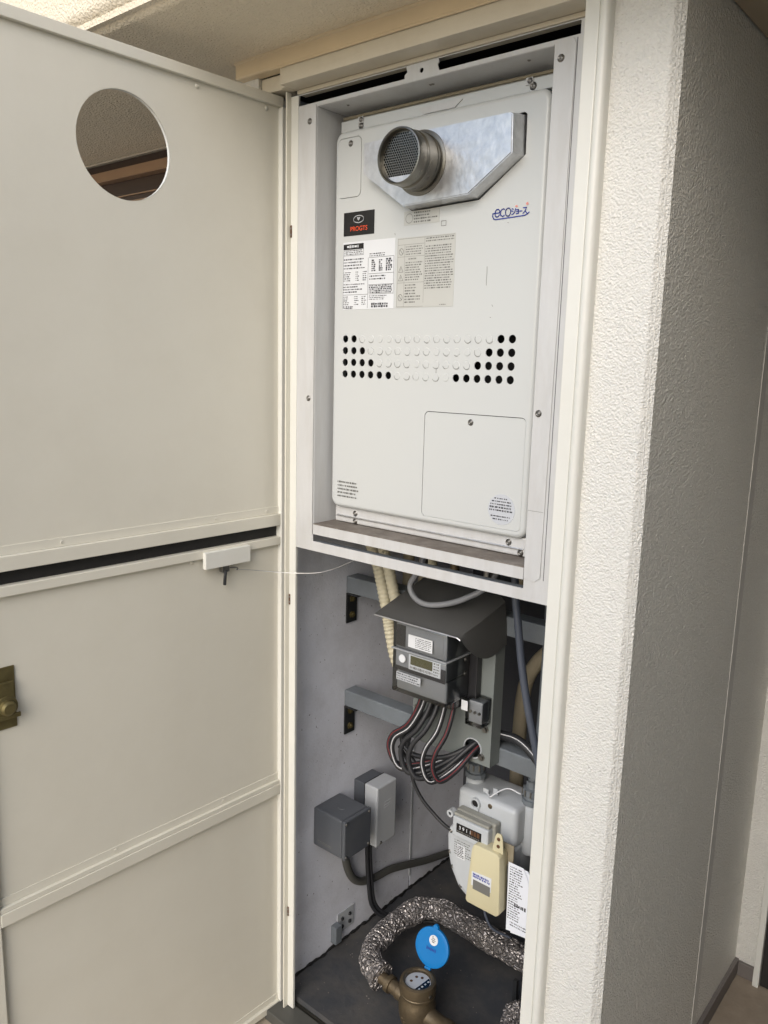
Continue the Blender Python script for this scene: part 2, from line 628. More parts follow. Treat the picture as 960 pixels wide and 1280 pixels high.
def grid_mesh(name, path, z0, z1, dz, amp, lengthwise=None):
    """stucco skin: a plan path [(x,y,nx,ny)...] swept from z0 to z1 and roughened along its normal"""
    path = np.array(path)
    nu = len(path)
    zs = np.arange(z0, z1 + dz * 0.5, dz)
    nv = len(zs)
    X = np.repeat(path[None, :, 0], nv, 0).ravel()
    Y = np.repeat(path[None, :, 1], nv, 0).ravel()
    NX = np.repeat(path[None, :, 2], nv, 0).ravel()
    NY = np.repeat(path[None, :, 3], nv, 0).ravel()
    Z = np.repeat(zs[:, None], nu, 1).ravel()
    P = np.stack([X, Y, Z], 1)
    h = (vnoise(P * 190) - 0.5) * 1.0 + (vnoise(P * 110 + 9) - 0.5) * 0.5 + (vnoise(P * 12 + 3) - 0.5) * 0.35
    P[:, 0] += NX * h * amp
    P[:, 1] += NY * h * amp
    idx = np.arange(nu * nv).reshape(nv, nu)
    q = np.stack([idx[:-1, :-1], idx[:-1, 1:], idx[1:, 1:], idx[1:, :-1]], -1).reshape(-1, 4)
    me = bpy.data.meshes.new(name)
    me.vertices.add(len(P))
    me.vertices.foreach_set('co', P.ravel())
    me.loops.add(q.size)
    me.loops.foreach_set('vertex_index', q.ravel())
    me.polygons.add(len(q))
    me.polygons.foreach_set('loop_start', np.arange(0, q.size, 4))
    me.update()
    me.validate()
    me.polygons.foreach_set('use_smooth', [True] * len(me.polygons))
    return me


# ------------------------------------------------------------------ setting: ground, floors
ZS = 2.157      # soffit height
CX = 0.475      # pier corner
WY = -0.03      # stucco wall face
b = bmesh.new()
b.faces.new([b.verts.new(p) for p in ((-150, -150, -0.035), (150, -150, -0.035), (150, 150, -0.035), (-150, 150, -0.035))])
put('ground', b, 'ground', kind='structure')
put('alcove_floor', box(CX, 1.319, -0.05, 0.90, -0.034, -0.004), 'alcove_floor', kind='structure')

# stucco pier between the closet and the alcove, with its long return wall
pier = thing('stucco_wall', 'cream stucco wall corner beside the open closet with shaded side face', 'wall', (CX, WY, 0))
path = []
x = 0.371
while x < CX - 0.0155:
    path.append((x, WY, 0, -1))
    x += 0.0035
for k in range(7):
    t = k / 6
    path.append((CX - 0.014 + 0.014 * t, WY + 0.012 * t, 0.65, -0.76))
ret_path = []
y = WY + 0.0118
while y < 0.872:
    ret_path.append((CX, y, 1, 0))
    y += 0.0032
ret_path.append((CX, 0.872, 1, 0))
put('stucco_face', grid_mesh('stucco_face', ret_path, -0.034, 2.6, 0.0032, 0.0008), 'stucco_side', pier, label='shaded side face of the wall corner')
put('stucco_face', grid_mesh('stucco_face', path, -0.034, 2.6, 0.0038, 0.00045), 'stucco', pier)
put('joint_strip', box(CX - 0.004, CX + 0.0009, 0.527, 0.558, 0.0, 2.12), 'caulk', pier)
put('core', box(0.378, CX - 0.006, WY + 0.006, 0.9, -0.03, 2.598), 'caulk', pier)
put('baseboard', box(CX - 0.004, CX + 0.010, -0.02, 0.866, -0.003, 0.040, 0.001), 'baseboard', pier)

bw = thing('alcove_wall', 'pale stucco wall at the back of the alcove beside the entrance door', 'wall', (0.9, 0.867, 0))
xs = np.arange(CX - 0.003, 0.532, 0.004)
put('stucco_face', grid_mesh('stucco_face', [(x, 0.867, 0, -1) for x in xs], -0.03, 2.13, 0.0045, 0.0014), 'stucco', bw)
put('core', box(CX - 0.01, 1.319, 0.880, 1.0, -0.03, 2.6), 'caulk', bw)
put('baseboard', box(CX + 0.011, 0.5265, 0.856, 0.866, -0.003, 0.036, 0.001), 'baseboard', bw)
ent = thing('entrance_door', 'dark entrance door in a pale frame at the back of the alcove', 'door', (1.0, 0.86, 0))
put('frame', box(0.527, 0.5425, 0.842, 0.879, -0.003, 2.10, 0.002), 'white_trim', ent)
put('frame', box(1.27, 1.31, 0.838, 0.879, -0.003, 2.10, 0.002), 'white_trim', ent)
put('leaf', box(0.543, 1.2695, 0.853, 0.878, 0.0, 2.09, 0.002), 'door_ent', ent)
put('handle', tube([(0.64, 0.852, 1.0), (0.64, 0.80, 1.0), (0.64, 0.80, 0.8), (0.64, 0.852, 0.8)], 0.008, n=1, smooth_path=False), 'steel', ent, smooth=True)
side = thing('light_block_wall', 'unseen taupe wall added right of the alcove to block light', 'wall', (1.32, 0.4, 0))  # unseen wall, reaches forward to keep light off the return wall
put('stucco_face', box(1.32, 3.0, -2.1, 1.0, -0.03, 2.6), 'light_block', side)
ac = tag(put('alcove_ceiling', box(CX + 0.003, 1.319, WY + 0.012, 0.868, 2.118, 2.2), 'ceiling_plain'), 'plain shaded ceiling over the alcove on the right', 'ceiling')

# beam with textured soffit over the closet: plan path becomes a profile swept along x
beam = thing('soffit_beam', 'stucco soffit overhead with a bright textured front edge', 'ceiling', (0, -0.15, ZS))
NE = 0.004
ys = list(np.arange(0.305, -0.292, -0.005))
prof = [(yy, ZS, 0, -1) for yy in ys]
for k in range(1, 8):
    t = k / 8
    prof.append((-0.292 - 0.030 * t, ZS + 0.030 * t, -0.7, -0.7))
zz = ZS + 0.034
while zz < ZS + 0.40:
    prof.append((-0.322, zz, -1, 0))
    zz += 0.005
sw = grid_mesh('stucco_skin', prof, -2.2, 0.45, 0.005, 0.0017)
co = np.empty(len(sw.vertices) * 3)
sw.vertices.foreach_get('co', co)
co = co.reshape(-1, 3)
co = co[:, [2, 0, 1]]          # (y,z,x) -> (x,y,z)
sw.vertices.foreach_set('co', co.ravel())
sw.update()
put('stucco_skin', sw, 'stucco_soffit', beam)
put('core', box(-2.2, 3.0, -0.312, 0.9, ZS + 0.008, ZS + 0.45), 'stucco_soffit', beam)
put('right_skin', box(0.452, 3.0, -0.32, WY + 0.004, ZS + 0.001, ZS + 0.39), 'stucco_soffit', beam)

# facade to the left of the closet, seen through the hole of the door
lw = thing('facade_wall', 'shaded stucco side wall of the closet behind the open door', 'wall', (-0.42, 0.1, 0))
put('stucco_face', box(-0.455, -0.3925, WY, 0.9, -0.03, ZS + 0.004), 'stucco', lw)
win = thing('shutter_window', 'bronze window head frame under the soffit glimpsed through the round hole', 'window', (-1.2, 0.25, 1.0))  # dark and light rails put shade and edge highlights into the colour
put('head_cap', box(-1.95, -0.46, 0.256, 0.30, 2.1530, 2.1585, 0.001), 'cream_trim', win)
put('head_rail', box(-1.95, -0.46, 0.268, 0.30, 2.1265, 2.1525, 0.001), 'window_dark', win)
put('head_rail', box(-1.95, -0.46, 0.250, 0.30, 2.0985, 2.1260, 0.001), 'window_brown', win)
put('track', box(-1.95, -0.46, 0.246, 0.30, 2.0955, 2.0980), 'window_brown', win)
put('track', box(-1.95, -0.46, 0.275, 0.30, 2.0600, 2.0950), 'window_dark', win)
put('head_rail', box(-1.95, -0.46, 0.262, 0.30, 2.0300, 2.0445, 0.001), 'window_dark', win)
put('slat', box(-1.95, -0.46, 0.258, 0.30, 2.0450, 2.0480), 'window_brown', win)
put('slat', box(-1.95, -0.46, 0.266, 0.30, 2.0485, 2.0595), 'window_dark', win)
put('glazing_bead', box(-1.95, -0.46, 0.256, 0.30, 2.0260, 2.0295), 'window_brown', win)
put('jamb', box(-0.50, -0.46, 0.265, 0.30, -0.03, 2.0255, 0.001), 'window_brown', win)
put('glass', box(-1.95, -0.5005, 0.285, 0.30, -0.03, 2.0255), 'glass_dark', win)

# ------------------------------------------------------------------ closet frame
fr = thing('door_surround', 'cream painted steel door frame around the utility closet', 'frame', (0, -0.02, 0))
put('jamb', box(0.335, 0.358, -0.046, 0.03, -0.03, 2.34, 0.0015), 'white_trim', fr)
prof = [(0.3585, -0.042)] + [(0.366 + 0.0085 * math.cos(t), -0.0415 - 0.008 * math.sin(t)) for t in [math.pi * k / 8 for k in range(8, -1, -1)]] + [(0.3745, 0.01), (0.3585, 0.01)]
put('bead', prism(prof, 'z', -0.03, 2.34), 'white_trim', fr, smooth=True)
put('jamb', box(-0.331, -0.327, -0.0125, 0.0, -0.03, 2.0925, 0.0006), 'cream', fr)
put('jamb', box(-0.3268, -0.307, -0.0012, 0.005, -0.004, 2.0850, 0.0006), 'white_trim', fr)
put('header', box(-0.312, 0.3345, -0.046, 0.0, 2.0935, 2.1235, 0.0012), 'cream_trim', fr)
put('head_strip', box(-0.307, 0.3345, -0.004, 0.02, 2.0855, 2.0930, 0.0008), 'cream_trim', fr)
put('jamb', box(-0.3265, -0.3125, -0.030, 0.0, 2.0935, 2.1235, 0.001), 'cream_trim', fr)
put('outer_strip', box(-0.392, -0.3270, -0.022, 0.02, 2.0945, 2.1236, 0.002), 'cream_trim', fr)
pts = [(-0.443, -0.036), (-0.443, -0.046)]
bm_ = box(-0.443, 0.334, -0.049, -0.02, 2.1245, 2.163, 0.004)
put('sealed_lintel', bm_, 'caulk_beam', fr)
put('caulk', tube([(-0.335, -0.0485, 2.1242), (0.0, -0.0488, 2.1245), (0.334, -0.0485, 2.1242)], 0.0022, seg=6), 'caulk_beam', fr)
put('caulk', tube([(-0.443, -0.047, ZS - 0.001), (-0.1, -0.049, ZS), (0.334, -0.048, ZS - 0.001)], 0.005, seg=6), 'caulk_beam', fr)
put('threshold', box(-0.36, 0.36, -0.046, 0.012, -0.034, -0.006, 0.002), 'conduit', fr)
put('threshold_lip', box(-0.334, 0.334, 0.0122, 0.017, -0.03, 0.001), 'steel', fr)
for z in (1.827, 1.040, 0.257):
    hb = box(-0.3266, -0.3225, -0.0030, -0.0014, z - 0.012, z + 0.012, 0.0004)
    hg = put('hinge', hb, 'rust', fr)
    screw(hg, (-0.3245, -0.003, z + 0.006), (0, -1, 0), 0.35)
    screw(hg, (-0.3245, -0.003, z - 0.006), (0, -1, 0), 0.35)

# ------------------------------------------------------------------ closet interior
ci = thing('closet_interior', 'lavender grey panels lining the inside of the utility closet', 'closet', (0, 0.4, 0))
put('side_panel', box(-0.385, -0.365, 0.030, 0.527, 0.0, 2.10), 'wall_in', ci)
put('side_panel', box(-0.385, -0.365, 0.535, 0.80, 0.0, 2.10), 'wall_in', ci)
put('joint_cover', box(-0.372, -0.3625, 0.5275, 0.5345, 0.06, 2.10), 'boxlight', ci)
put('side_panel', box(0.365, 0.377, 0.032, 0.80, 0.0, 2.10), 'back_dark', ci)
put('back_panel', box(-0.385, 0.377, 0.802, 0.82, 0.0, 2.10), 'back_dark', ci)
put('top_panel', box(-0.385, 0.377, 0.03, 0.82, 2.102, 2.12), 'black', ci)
put('closet_floor', box(-0.386, 0.366, 0.0175, 0.801, -0.03, 0.016), 'floor_in', kind='structure')

sb_ = [(-0.363 + rng.uniform(-0.002, 0.003), 0.03 + 0.0125 * k, 0.017 + rng.uniform(-0.001, 0.004)) for k in range(62)]
put('floor_sealant', tube(sb_, 0.004, seg=6, n=2, rad=lambda i, f: 0.0035 + 0.002 * math.sin(i * 1.3) * math.sin(i * 0.37)), 'rubber', ci, smooth='all')
b = bmesh.new()
for k in range(150):
    x_, y_ = rng.uniform(-0.35, 0.33), rng.uniform(0.03, 0.7)
    r_ = rng.uniform(0.0006, 0.0019)
    lathe([(0, r_ * 0.7), (r_, r_ * 0.3), (r_ * 0.8, 0)], (x_, y_, 0.0162), (rng.uniform(-0.3, 0.3), rng.uniform(-0.3, 0.3), 1), 5, b)
put('debris', b, 'dusty', kind='stuff')['label'] = 'specks of grit and dust scattered over the closet floor'

# ------------------------------------------------------------------ mounting frame (plate with slots + flanged box)
mf = thing('mounting_frame', 'white slotted metal plate framing the water heater opening', 'frame', (0, 0, 1.1))
T1, T0 = 2.064, 2.0833
slotL = [(-0.306, T1), (-0.036, T1), (-0.036, 2.070), (-0.030, 2.074), (-0.033, T0), (-0.306, T0)]
slotR = [(0.040, T1), (0.306, T1), (0.306, T0), (0.038, T0), (0.040, 2.078), (0.0365, 2.074)]
keyh = circ(0.002, 2.0715, 0.0042, 12)
keyh2 = [(0.0007, 2.0745), (0.0033, 2.0745), (0.0033, 2.081), (0.0007, 2.081)]
put('plate', plate([(-0.3105, 1.1635), (0.334, 1.1635), (0.334, 2.0850), (-0.3105, 2.0850)],
                   [slotL, slotR, circ(0.002, 2.0715, 0.0042, 12), rrect(-0.2555, 0.2635, 1.1845, 2.0555, 0.001, 1)], 0.0, 0.002), 'flange', mf)
# bent lip under the bar and along the sides
put('bar_lip', box(-0.3105, 0.334, 0.002, 0.014, 1.1640, 1.1655), 'flange', mf)
put('bar_lip', box(-0.255, 0.263, 0.0022, 0.020, 1.1820, 1.1840), 'bar', mf)
put('tag_plate', rrect and plate(rrect(0.2640, 0.2985, 1.201, 2.0615, 0.001, 1)[:0] + [(0.2640, 1.2035), (0.286, 1.2010), (0.2955, 1.2085), (0.3005, 2.052), (0.2945, 2.0615), (0.2640, 2.0630)], [], -0.0018, 0.0016), 'flange', mf)
put('painted_gap_shade', box(0.3012, 0.3022, -0.0004, -0.0001, 1.205, 2.06), 'print', mf)  # thin dark strip painted in for the shade of the crack
put('seam', box(0.2645, 0.2945, -0.0021, -0.0018, 1.3235, 1.3240), 'print_soft', mf)
put('left_flange', plate([(-0.2955, 1.2035), (-0.2560, 1.2000), (-0.2560, 2.0600), (-0.2955, 2.0580)], [], -0.0018, 0.0016), 'flange', mf)
put('side_return', box(-0.2562, -0.2547, 0.0022, 0.085, 1.2000, 2.0560), 'flange', mf)
put('side_return', box(0.2627, 0.2642, 0.0022, 0.085, 1.2000, 2.0560), 'flange', mf)
put('top_return', box(-0.2545, 0.2625, -0.0015, 0.085, 2.0562, 2.0580), 'flange', mf)
put('top_back', box(-0.2545, 0.2625, 0.0852, 0.087, 1.95, 2.0560), 'flange', mf)
put('sill_face', box(-0.2545, 0.2625, -0.001, 0.001, 1.2005, 1.2215), 'flange', mf)
put('sill_top', box(-0.2545, 0.2625, -0.0008, 0.078, 1.2217, 1.2235), 'dusty', mf)
for p in ((-0.273, -0.0018, 2.031), (-0.270, -0.0018, 1.489), (0.276, -0.0018, 2.035), (0.274, -0.0018, 1.489)):
    screw(mf, p)
for xx in (-0.20, 0.0, 0.005, 0.2):
    screw(mf, (xx, 0.03, 2.0562), (0, 0, -1), 0.55)

# ------------------------------------------------------------------ water heater
wh = thing('water_heater', 'white wall water heater with round exhaust mouth and rows of vent holes', 'water heater', (-0.006, 0.05, 1.26))
FX0, FX1, FZ0, FZ1, FY = -0.2480, 0.2360, 1.2585, 2.0160, 0.0450
rr = 0.009
holes, knocks, opens = [], [], []
dark = [{0, 1, 16, 17}, {0, 1, 2, 15, 16, 17}, {0, 1, 2, 3, 14, 15, 16, 17}, {0, 1, 2, 3, 4, 5, 12, 13, 14, 15, 16, 17}]
for row in range(4):
    for c in range(18):
        px = -0.2105 + (0.1875 + 0.2105) * c / 17
        pz = 1.6125 - row * 0.0237
        if c in dark[row]:
            holes.append(circ(px, pz, 0.0075, 18))
        else:
            knocks.append((px, pz))
pan = [(-0.1725, 1.982), (0.184, 1.984), (0.1895, 1.979), (0.1915, 1.918), (0.104, 1.8545), (-0.066, 1.851), (-0.1715, 1.928)]
pan_hole = [(-0.150, 1.9800), (0.1885, 1.9835), (0.1935, 1.9795), (0.1945, 1.9160), (0.105, 1.8525), (-0.045, 1.8470), (-0.150, 1.919)]
bigp = rrect(0.002, 0.224, 1.2725, 1.4755, 0.009)
bigh = rrect(0.0007, 0.2253, 1.2712, 1.4768, 0.0102)
smallp = rrect(-0.2375, -0.1770, 1.8895, 2.0005, 0.010)
smallh = rrect(-0.2388, -0.1757, 1.8882, 2.0018, 0.0112)
front = plate(rrect(FX0 + rr, FX1 - rr, FZ0 + rr, FZ1 - rr, 0.012), holes + [pan_hole, bigh, smallh], FY, 0.002)
put('front_cover', front, 'heater', wh)
rim = [Vector((x_, FY + rr, z_)) for x_, z_ in rrect(FX0 + rr, FX1 - rr, FZ0 + rr, FZ1 - rr, 0.012)]
put('cover_rim', tube(rim, rr, seg=14, closed=True, smooth_path=False), 'heater', wh, smooth='all')
sk = bmesh.new()
o1, o2 = rrect(FX0, FX1, FZ0, FZ1, 0.020), None
A = [sk.verts.new((x_, FY + rr, z_)) for x_, z_ in o1]
B = [sk.verts.new((x_, FY + 0.045, z_)) for x_, z_ in o1]
for i in range(len(A)):
    j = (i + 1) % len(A)
    sk.faces.new((A[i], A[j], B[j], B[i]))
put('cover_side', sk, 'heater', wh, smooth=True)
b = bmesh.new()
for px, pz in knocks:
    lathe([(0, 0.0009), (0.0066, 0.0009), (0.0072, 0.0003), (0.0076, -0.0005)], (px, FY, pz), (0, -1, 0), 16, b)
put('vent_knockouts', b, 'heater', wh, kind='stuff')
b = bmesh.new()
for px, pz in knocks:
    if rng.random() < 0.8:
        a0 = rng.uniform(2.6, 4.2)
        strk = [(px + 0.0079 * math.cos(a0 + t * 0.25), pz + 0.0079 * math.sin(a0 + t * 0.25)) for t in range(rng.randint(5, 12))]
        strokes([strk], FY - 0.0003, 0.0007, b)
put('knockout_rims', b, 'print_soft', wh, kind='stuff')
put('dark_backing', box(FX0 + 0.012, FX1 - 0.012, FY + 0.030, FY + 0.034, FZ0 + 0.012, FZ1 - 0.012), 'black', wh)  # black sheet put in for the darkness behind vent holes and gaps
put('casing', box(FX0 + 0.004, FX1 - 0.004, FY + 0.046, 0.29, 1.243, 2.034, 0.003), 'heater', wh)
# chassis strips above and below the cover
ch = put('chassis_strip', box(-0.243, 0.232, 0.056, 0.090, 1.2250, 1.2600, 0.003), 'flange', wh)
put('chassis_lip', box(-0.236, 0.228, 0.0525, 0.0558, 1.2375, 1.2405, 0.001), 'galv', wh)
for p in ((-0.184, 0.056, 1.2475), (-0.184, 0.056, 1.2310), (0.196, 0.056, 1.2475), (0.222, 0.056, 1.2315)):
    screw(wh, p, scale=1.05)
put('top_strip', prism([(-0.243, 2.0175), (-0.045, 2.0175), (-0.032, 2.0165), (0.034, 2.0165), (0.050, 2.0175), (0.232, 2.0175), (0.232, 2.0375), (-0.243, 2.0375)], 'y', 0.058, 0.070), 'heater', wh)
put('handle_notch', prism([(-0.050, 2.0300), (-0.034, 2.0185), (0.036, 2.0185), (0.052, 2.0300)], 'y', 0.0555, 0.0578), 'flange', wh)
put('pipe_trim', tube([(-0.24, 0.062, 2.0435), (0.0, 0.062, 2.044), (0.23, 0.062, 2.0435)], 0.0030, seg=8), 'pipe_beige', wh, smooth=True)
for p in ((-0.190, 0.058, 2.0235), (0.194, 0.058, 2.0255)):
    screw(wh, p, scale=1.1)
for sx in (-0.192, 0.185):
    lg = put('hanger_bracket', box(sx - 0.005, sx + 0.009, 0.0555, 0.0575, 2.028, 2.0400, 0.001), 'flange', wh)
    screw(lg, (sx + 0.004, 0.0545, 2.034), scale=0.8)
# access panels
ap = put('access_panel', plate(bigp, [], FY, 0.002), 'heater', wh, label='large square access panel at the lower right')
screw(ap, (0.108, FY, 1.4615), scale=1.0)
ap2 = put('access_panel', plate(smallp, [], FY, 0.002), 'heater', wh, label='small upright access panel at the upper left')
screw(ap2, (-0.205, FY, 1.990), scale=1.0)
# exhaust pan: a shallow raised box with chamfered corners
pf = [(-0.144, 1.9755), (0.1785, 1.9775), (0.1840, 1.9740), (0.1860, 1.9140), (0.1010, 1.8575), (-0.0430, 1.8515), (-0.144, 1.9205)]
pb = [(-0.1485, 1.9795), (0.185, 1.9830), (0.1930, 1.9790), (0.1942, 1.9150), (0.1042, 1.8532), (-0.0440, 1.8480), (-0.1485, 1.9195)]
pbm = bmesh.new()
fv = [pbm.verts.new((x_, 0.0140, z_)) for x_, z_ in pf]
bv = [pbm.verts.new((x_, 0.060, z_)) for x_, z_ in pb]
pbm.faces.new(fv)
side_f = []
for i in range(len(fv)):
    j = (i + 1) % len(fv)
    pbm.faces.new((fv[i], fv[j], bv[j], bv[i]))
bmesh.ops.recalc_face_normals(pbm, faces=pbm.faces)
bmesh.ops.bevel(pbm, geom=[e_ for e_ in pbm.edges if all(abs(v.co.y - 0.014) < 1e-5 for v in e_.verts)], offset=0.0018, segments=2, affect='EDGES')
pan_o = put('exhaust_pan', pbm, 'galv', wh)
EX, EZ = -0.004, 1.9215
ep = put('exhaust_pipe', lathe([(0.0435, 0.010), (0.0435, -0.0495), (0.0450, -0.0515), (0.0475, -0.0510), (0.0482, -0.0480), (0.0478, -0.0300), (0.0462, -0.0285), (0.0462, -0.0250), (0.0480, -0.0235), (0.0488, -0.0225), (0.0488, 0.0000), (0.0500, 0.0015), (0.0500, 0.0060), (0.0485, 0.0075), (0.0485, 0.0110), (0.0560, 0.0125), (0.0562, 0.0142)], (EX, 0, EZ), (0, 1, 0), 48), 'steel', wh, smooth=True)
hx = []
p_ = 0.0049
for i in range(-10, 11):
    for j in range(-7, 11):
        hx_ = (i + 0.5 * (j % 2)) * p_
        hz_ = j * p_ * 0.866
        if math.hypot(hx_, hz_) < 0.0410:
            hx.append(circ(EX + hx_, EZ + hz_, 0.0021, 6, math.pi / 6))
put('grille', plate(circ(EX, EZ, 0.0432, 40), hx, -0.041, 0.0008), 'steel', ep)
cr_ = [(EX + 0.0425 * math.cos(R(a_)), EZ + 0.0425 * math.sin(R(a_))) for a_ in range(-132, -47, 6)]
put('baffle', plate(cr_, [], -0.0425, 0.001), 'galv', ep)
put('flue_inside', lathe([(0.0434, 0.008), (0.0, 0.008)], (EX, 0, EZ), (0, 1, 0), 24), 'black', ep)
for ang_ in (20, 200):
    t = R(ang_ - 60)
    screw(ep, (EX + 0.0478 * math.cos(t), -0.012, EZ + 0.0478 * math.sin(t)), (math.cos(t), 0, math.sin(t)), 0.5)

# badge, labels and logo on the cover
YL = FY - 0.0006
bd = put('badge', box(-0.2195, -0.1385, YL - 0.0004, FY, 1.8150, 1.8600), 'badge', wh)
el = [(-0.1795 + 0.0135 * math.cos(2 * math.pi * k / 28), 1.8455 + 0.0068 * math.sin(2 * math.pi * k / 28)) for k in range(29)]
eb = strokes([el], YL - 0.0007, 0.0016)
strokes([[(-0.1830, 1.8482), (-0.1760, 1.8482)], [(-0.1795, 1.8482), (-0.1795, 1.8432)], [(-0.1820, 1.8465), (-0.1795, 1.8432), (-0.1770, 1.8465)]], YL - 0.0007, 0.0013, eb)
put('emblem', eb, 'label', bd)
put('lettering', text_mesh('PROGTS', 0.0125, on_front(-0.1785, YL - 0.0006, 1.8235), align='CENTER', sx=0.98), 'red', bd)

sp_ = put('rating_label', box(-0.2205, -0.0840, YL, FY, 1.6710, 1.8030), 'label', wh)
rs = random.Random(3)
yp = YL - 0.0002
b = bmesh.new()
strokes([[(-0.2190, 1.7885), (-0.1650, 1.7885), (-0.1650, 1.7770), (-0.2190, 1.7770), (-0.2190, 1.7885)], [(-0.1520, 1.7700), (-0.1520, 1.6730)], [(-0.1500, 1.7700), (-0.0860, 1.7700)],
         [(-0.1500, 1.7390), (-0.0860, 1.7390)], [(-0.1500, 1.7180), (-0.0860, 1.7180)], [(-0.2190, 1.7000), (-0.1520, 1.7000)], [(-0.2190, 1.7760), (-0.2190, 1.6720)], [(-0.0860, 1.7700), (-0.0860, 1.6990)],
         [(-0.1490, 1.7000), (-0.0860, 1.7000)]], yp, 0.0007, b)
dashes(-0.2170, -0.1660, 1.7775, 1.7880, yp, 3, rs, 0.9, bm=b)
dashes(-0.2180, -0.1600, 1.7490, 1.7720, yp, 4, rs, 0.7, bm=b)
for x0_, x1_ in ((-0.2180, -0.198), (-0.185, -0.176), (-0.166, -0.155)):
    dashes(x0_, x1_, 1.7260, 1.7460, yp, 5, rs, 0.9, bm=b)
dashes(-0.2180, -0.158, 1.7030, 1.7230, yp, 4, rs, 0.5, bm=b)
for x0_, x1_ in ((-0.2180, -0.202), (-0.188, -0.176), (-0.168, -0.155)):
    dashes(x0_, x1_, 1.6790, 1.6980, yp, 5, rs, 0.9, bm=b)
dashes(-0.2180, -0.190, 1.6722, 1.6780, yp, 2, rs, 1, hgt=0.95, bm=b)
dashes(-0.1490, -0.1080, 1.7710, 1.7790, yp, 2, rs, 0.9, bm=b)
for cx_ in (-0.137, -0.118):
    dashes(cx_ - 0.006, cx_ + 0.005, 1.7430, 1.7660, yp, 6, rs, 1, hgt=0.9, wmin=0.003, bm=b)
dashes(-0.1060, -0.0890, 1.7430, 1.7670, yp, 6, rs, 1, hgt=1.0, wmin=0.003, bm=b)
dashes(-0.1480, -0.105, 1.7260, 1.7370, yp, 2, rs, 0.9, bm=b)
dashes(-0.1490, -0.0870, 1.7010, 1.7175, yp, 5, rs, 1, hgt=0.85, bm=b)
dashes(-0.1480, -0.0900, 1.6880, 1.6980, yp, 3, rs, 0.6, bm=b)
dashes(-0.1420, -0.0960, 1.6735, 1.6830, yp, 2, rs, 1, hgt=1.0, wmin=0.003, bm=b)
put('small_print', b, 'print', sp_)
put('title_bar', box(-0.2190, -0.1650, yp - 0.0003, YL, 1.7890, 1.7990), 'badge', sp_)
put('title_marks', dashes(-0.2090, -0.1740, 1.7905, 1.7975, yp - 0.0005, 1, rs, 0.9, hgt=0.8), 'label', sp_)

ca = put('caution_label', box(-0.0780, 0.0575, YL, FY, 1.6715, 1.8010), 'label_aged', wh)
b = bmesh.new()
strokes([[(-0.0765, 1.7990), (0.0560, 1.7990)], [(-0.0595, 1.7880), (-0.0595, 1.6730)], [(-0.0120, 1.7980), (-0.0120, 1.6800)], [(-0.0765, 1.7180), (-0.0120, 1.7180)], [(-0.0765, 1.7660), (-0.0120, 1.7660)],
         [(-0.0765, 1.7880), (-0.0120, 1.7880)], [(-0.0765, 1.6735), (-0.0120, 1.6735)], [(-0.0765, 1.7990), (-0.0765, 1.6735)]], yp, 0.0005, b)
for cz_ in (1.7755, 1.6905):
    strokes([[(-0.0680 + 0.0052 * math.cos(t), cz_ + 0.0060 * math.sin(t)) for t in [k * math.pi / 8 for k in range(17)]], [(-0.0715, cz_ + 0.004), (-0.0645, cz_ - 0.004)]], yp, 0.0010, b)
for cz_ in (1.7430, 1.7270):
    strokes([[(-0.0735, cz_ - 0.005), (-0.0680, cz_ + 0.006), (-0.0625, cz_ - 0.005), (-0.0735, cz_ - 0.005)], [(-0.0680, cz_ + 0.002), (-0.0680, cz_ - 0.002)]], yp, 0.0009, b)
dashes(-0.0570, -0.0140, 1.7680, 1.7860, yp, 4, rs, 0.8, bm=b)
dashes(-0.0500, -0.0280, 1.7580, 1.7650, yp, 1, rs, 1, bm=b)
dashes(-0.0570, -0.0140, 1.7210, 1.7570, yp, 8, rs, 0.75, bm=b)
dashes(-0.0570, -0.0170, 1.6790, 1.7160, yp, 7, rs, 0.5, bm=b)
dashes(-0.0090, 0.0555, 1.7890, 1.7985, yp, 2, rs, 0.9, bm=b)
dashes(-0.0100, 0.0555, 1.7040, 1.7840, yp, 18, rs, 0.85, bm=b)
dashes(0.0260, 0.0430, 1.6740, 1.6770, yp, 1, rs, 1, bm=b)
put('small_print', b, 'print_soft', ca)
c2 = put('notice_label', box(-0.0640, 0.0190, YL, FY, 1.8230, 1.8480), 'label_aged', wh)
b = dashes(-0.0400, 0.0170, 1.8250, 1.8470, yp, 4, rs, 0.6)
strokes([[(-0.0510 + 0.0085 * math.cos(t), 1.8350 + 0.0085 * math.sin(t)) for t in [k * math.pi / 8 for k in range(17)]], [(0.0245, 1.8155), (0.0350, 1.8155), (0.0350, 1.8240), (0.0245, 1.8240), (0.0245, 1.8155)]], yp, 0.0008, b)
put('small_print', b, 'print_soft', c2)
c3 = put('maker_print', dashes(-0.2260, -0.1660, 1.2800, 1.3180, yp, 5, rs, 0.8), 'print_soft', wh)
rl = put('round_label', lathe([(0, 0.0006), (0.0285, 0.0006), (0.0285, 0)], (0.1838, FY, 1.3080), (0, -1, 0), 36), 'label_clear', ap)
b = bmesh.new()
for k in range(8):
    zc = 1.3280 - k * 0.0055
    hw = math.sqrt(max(0, 0.0255 ** 2 - (zc - 1.308) ** 2))
    if k == 5:
        continue
    dashes(0.1838 - hw, 0.1838 + hw * 0.95, zc - 0.0022, zc + 0.0022, FY - 0.0009, 1, rs, 0.9, hgt=0.9 if k in (3, 4) else 0.6, bm=b)
put('small_print', b, 'print', rl)
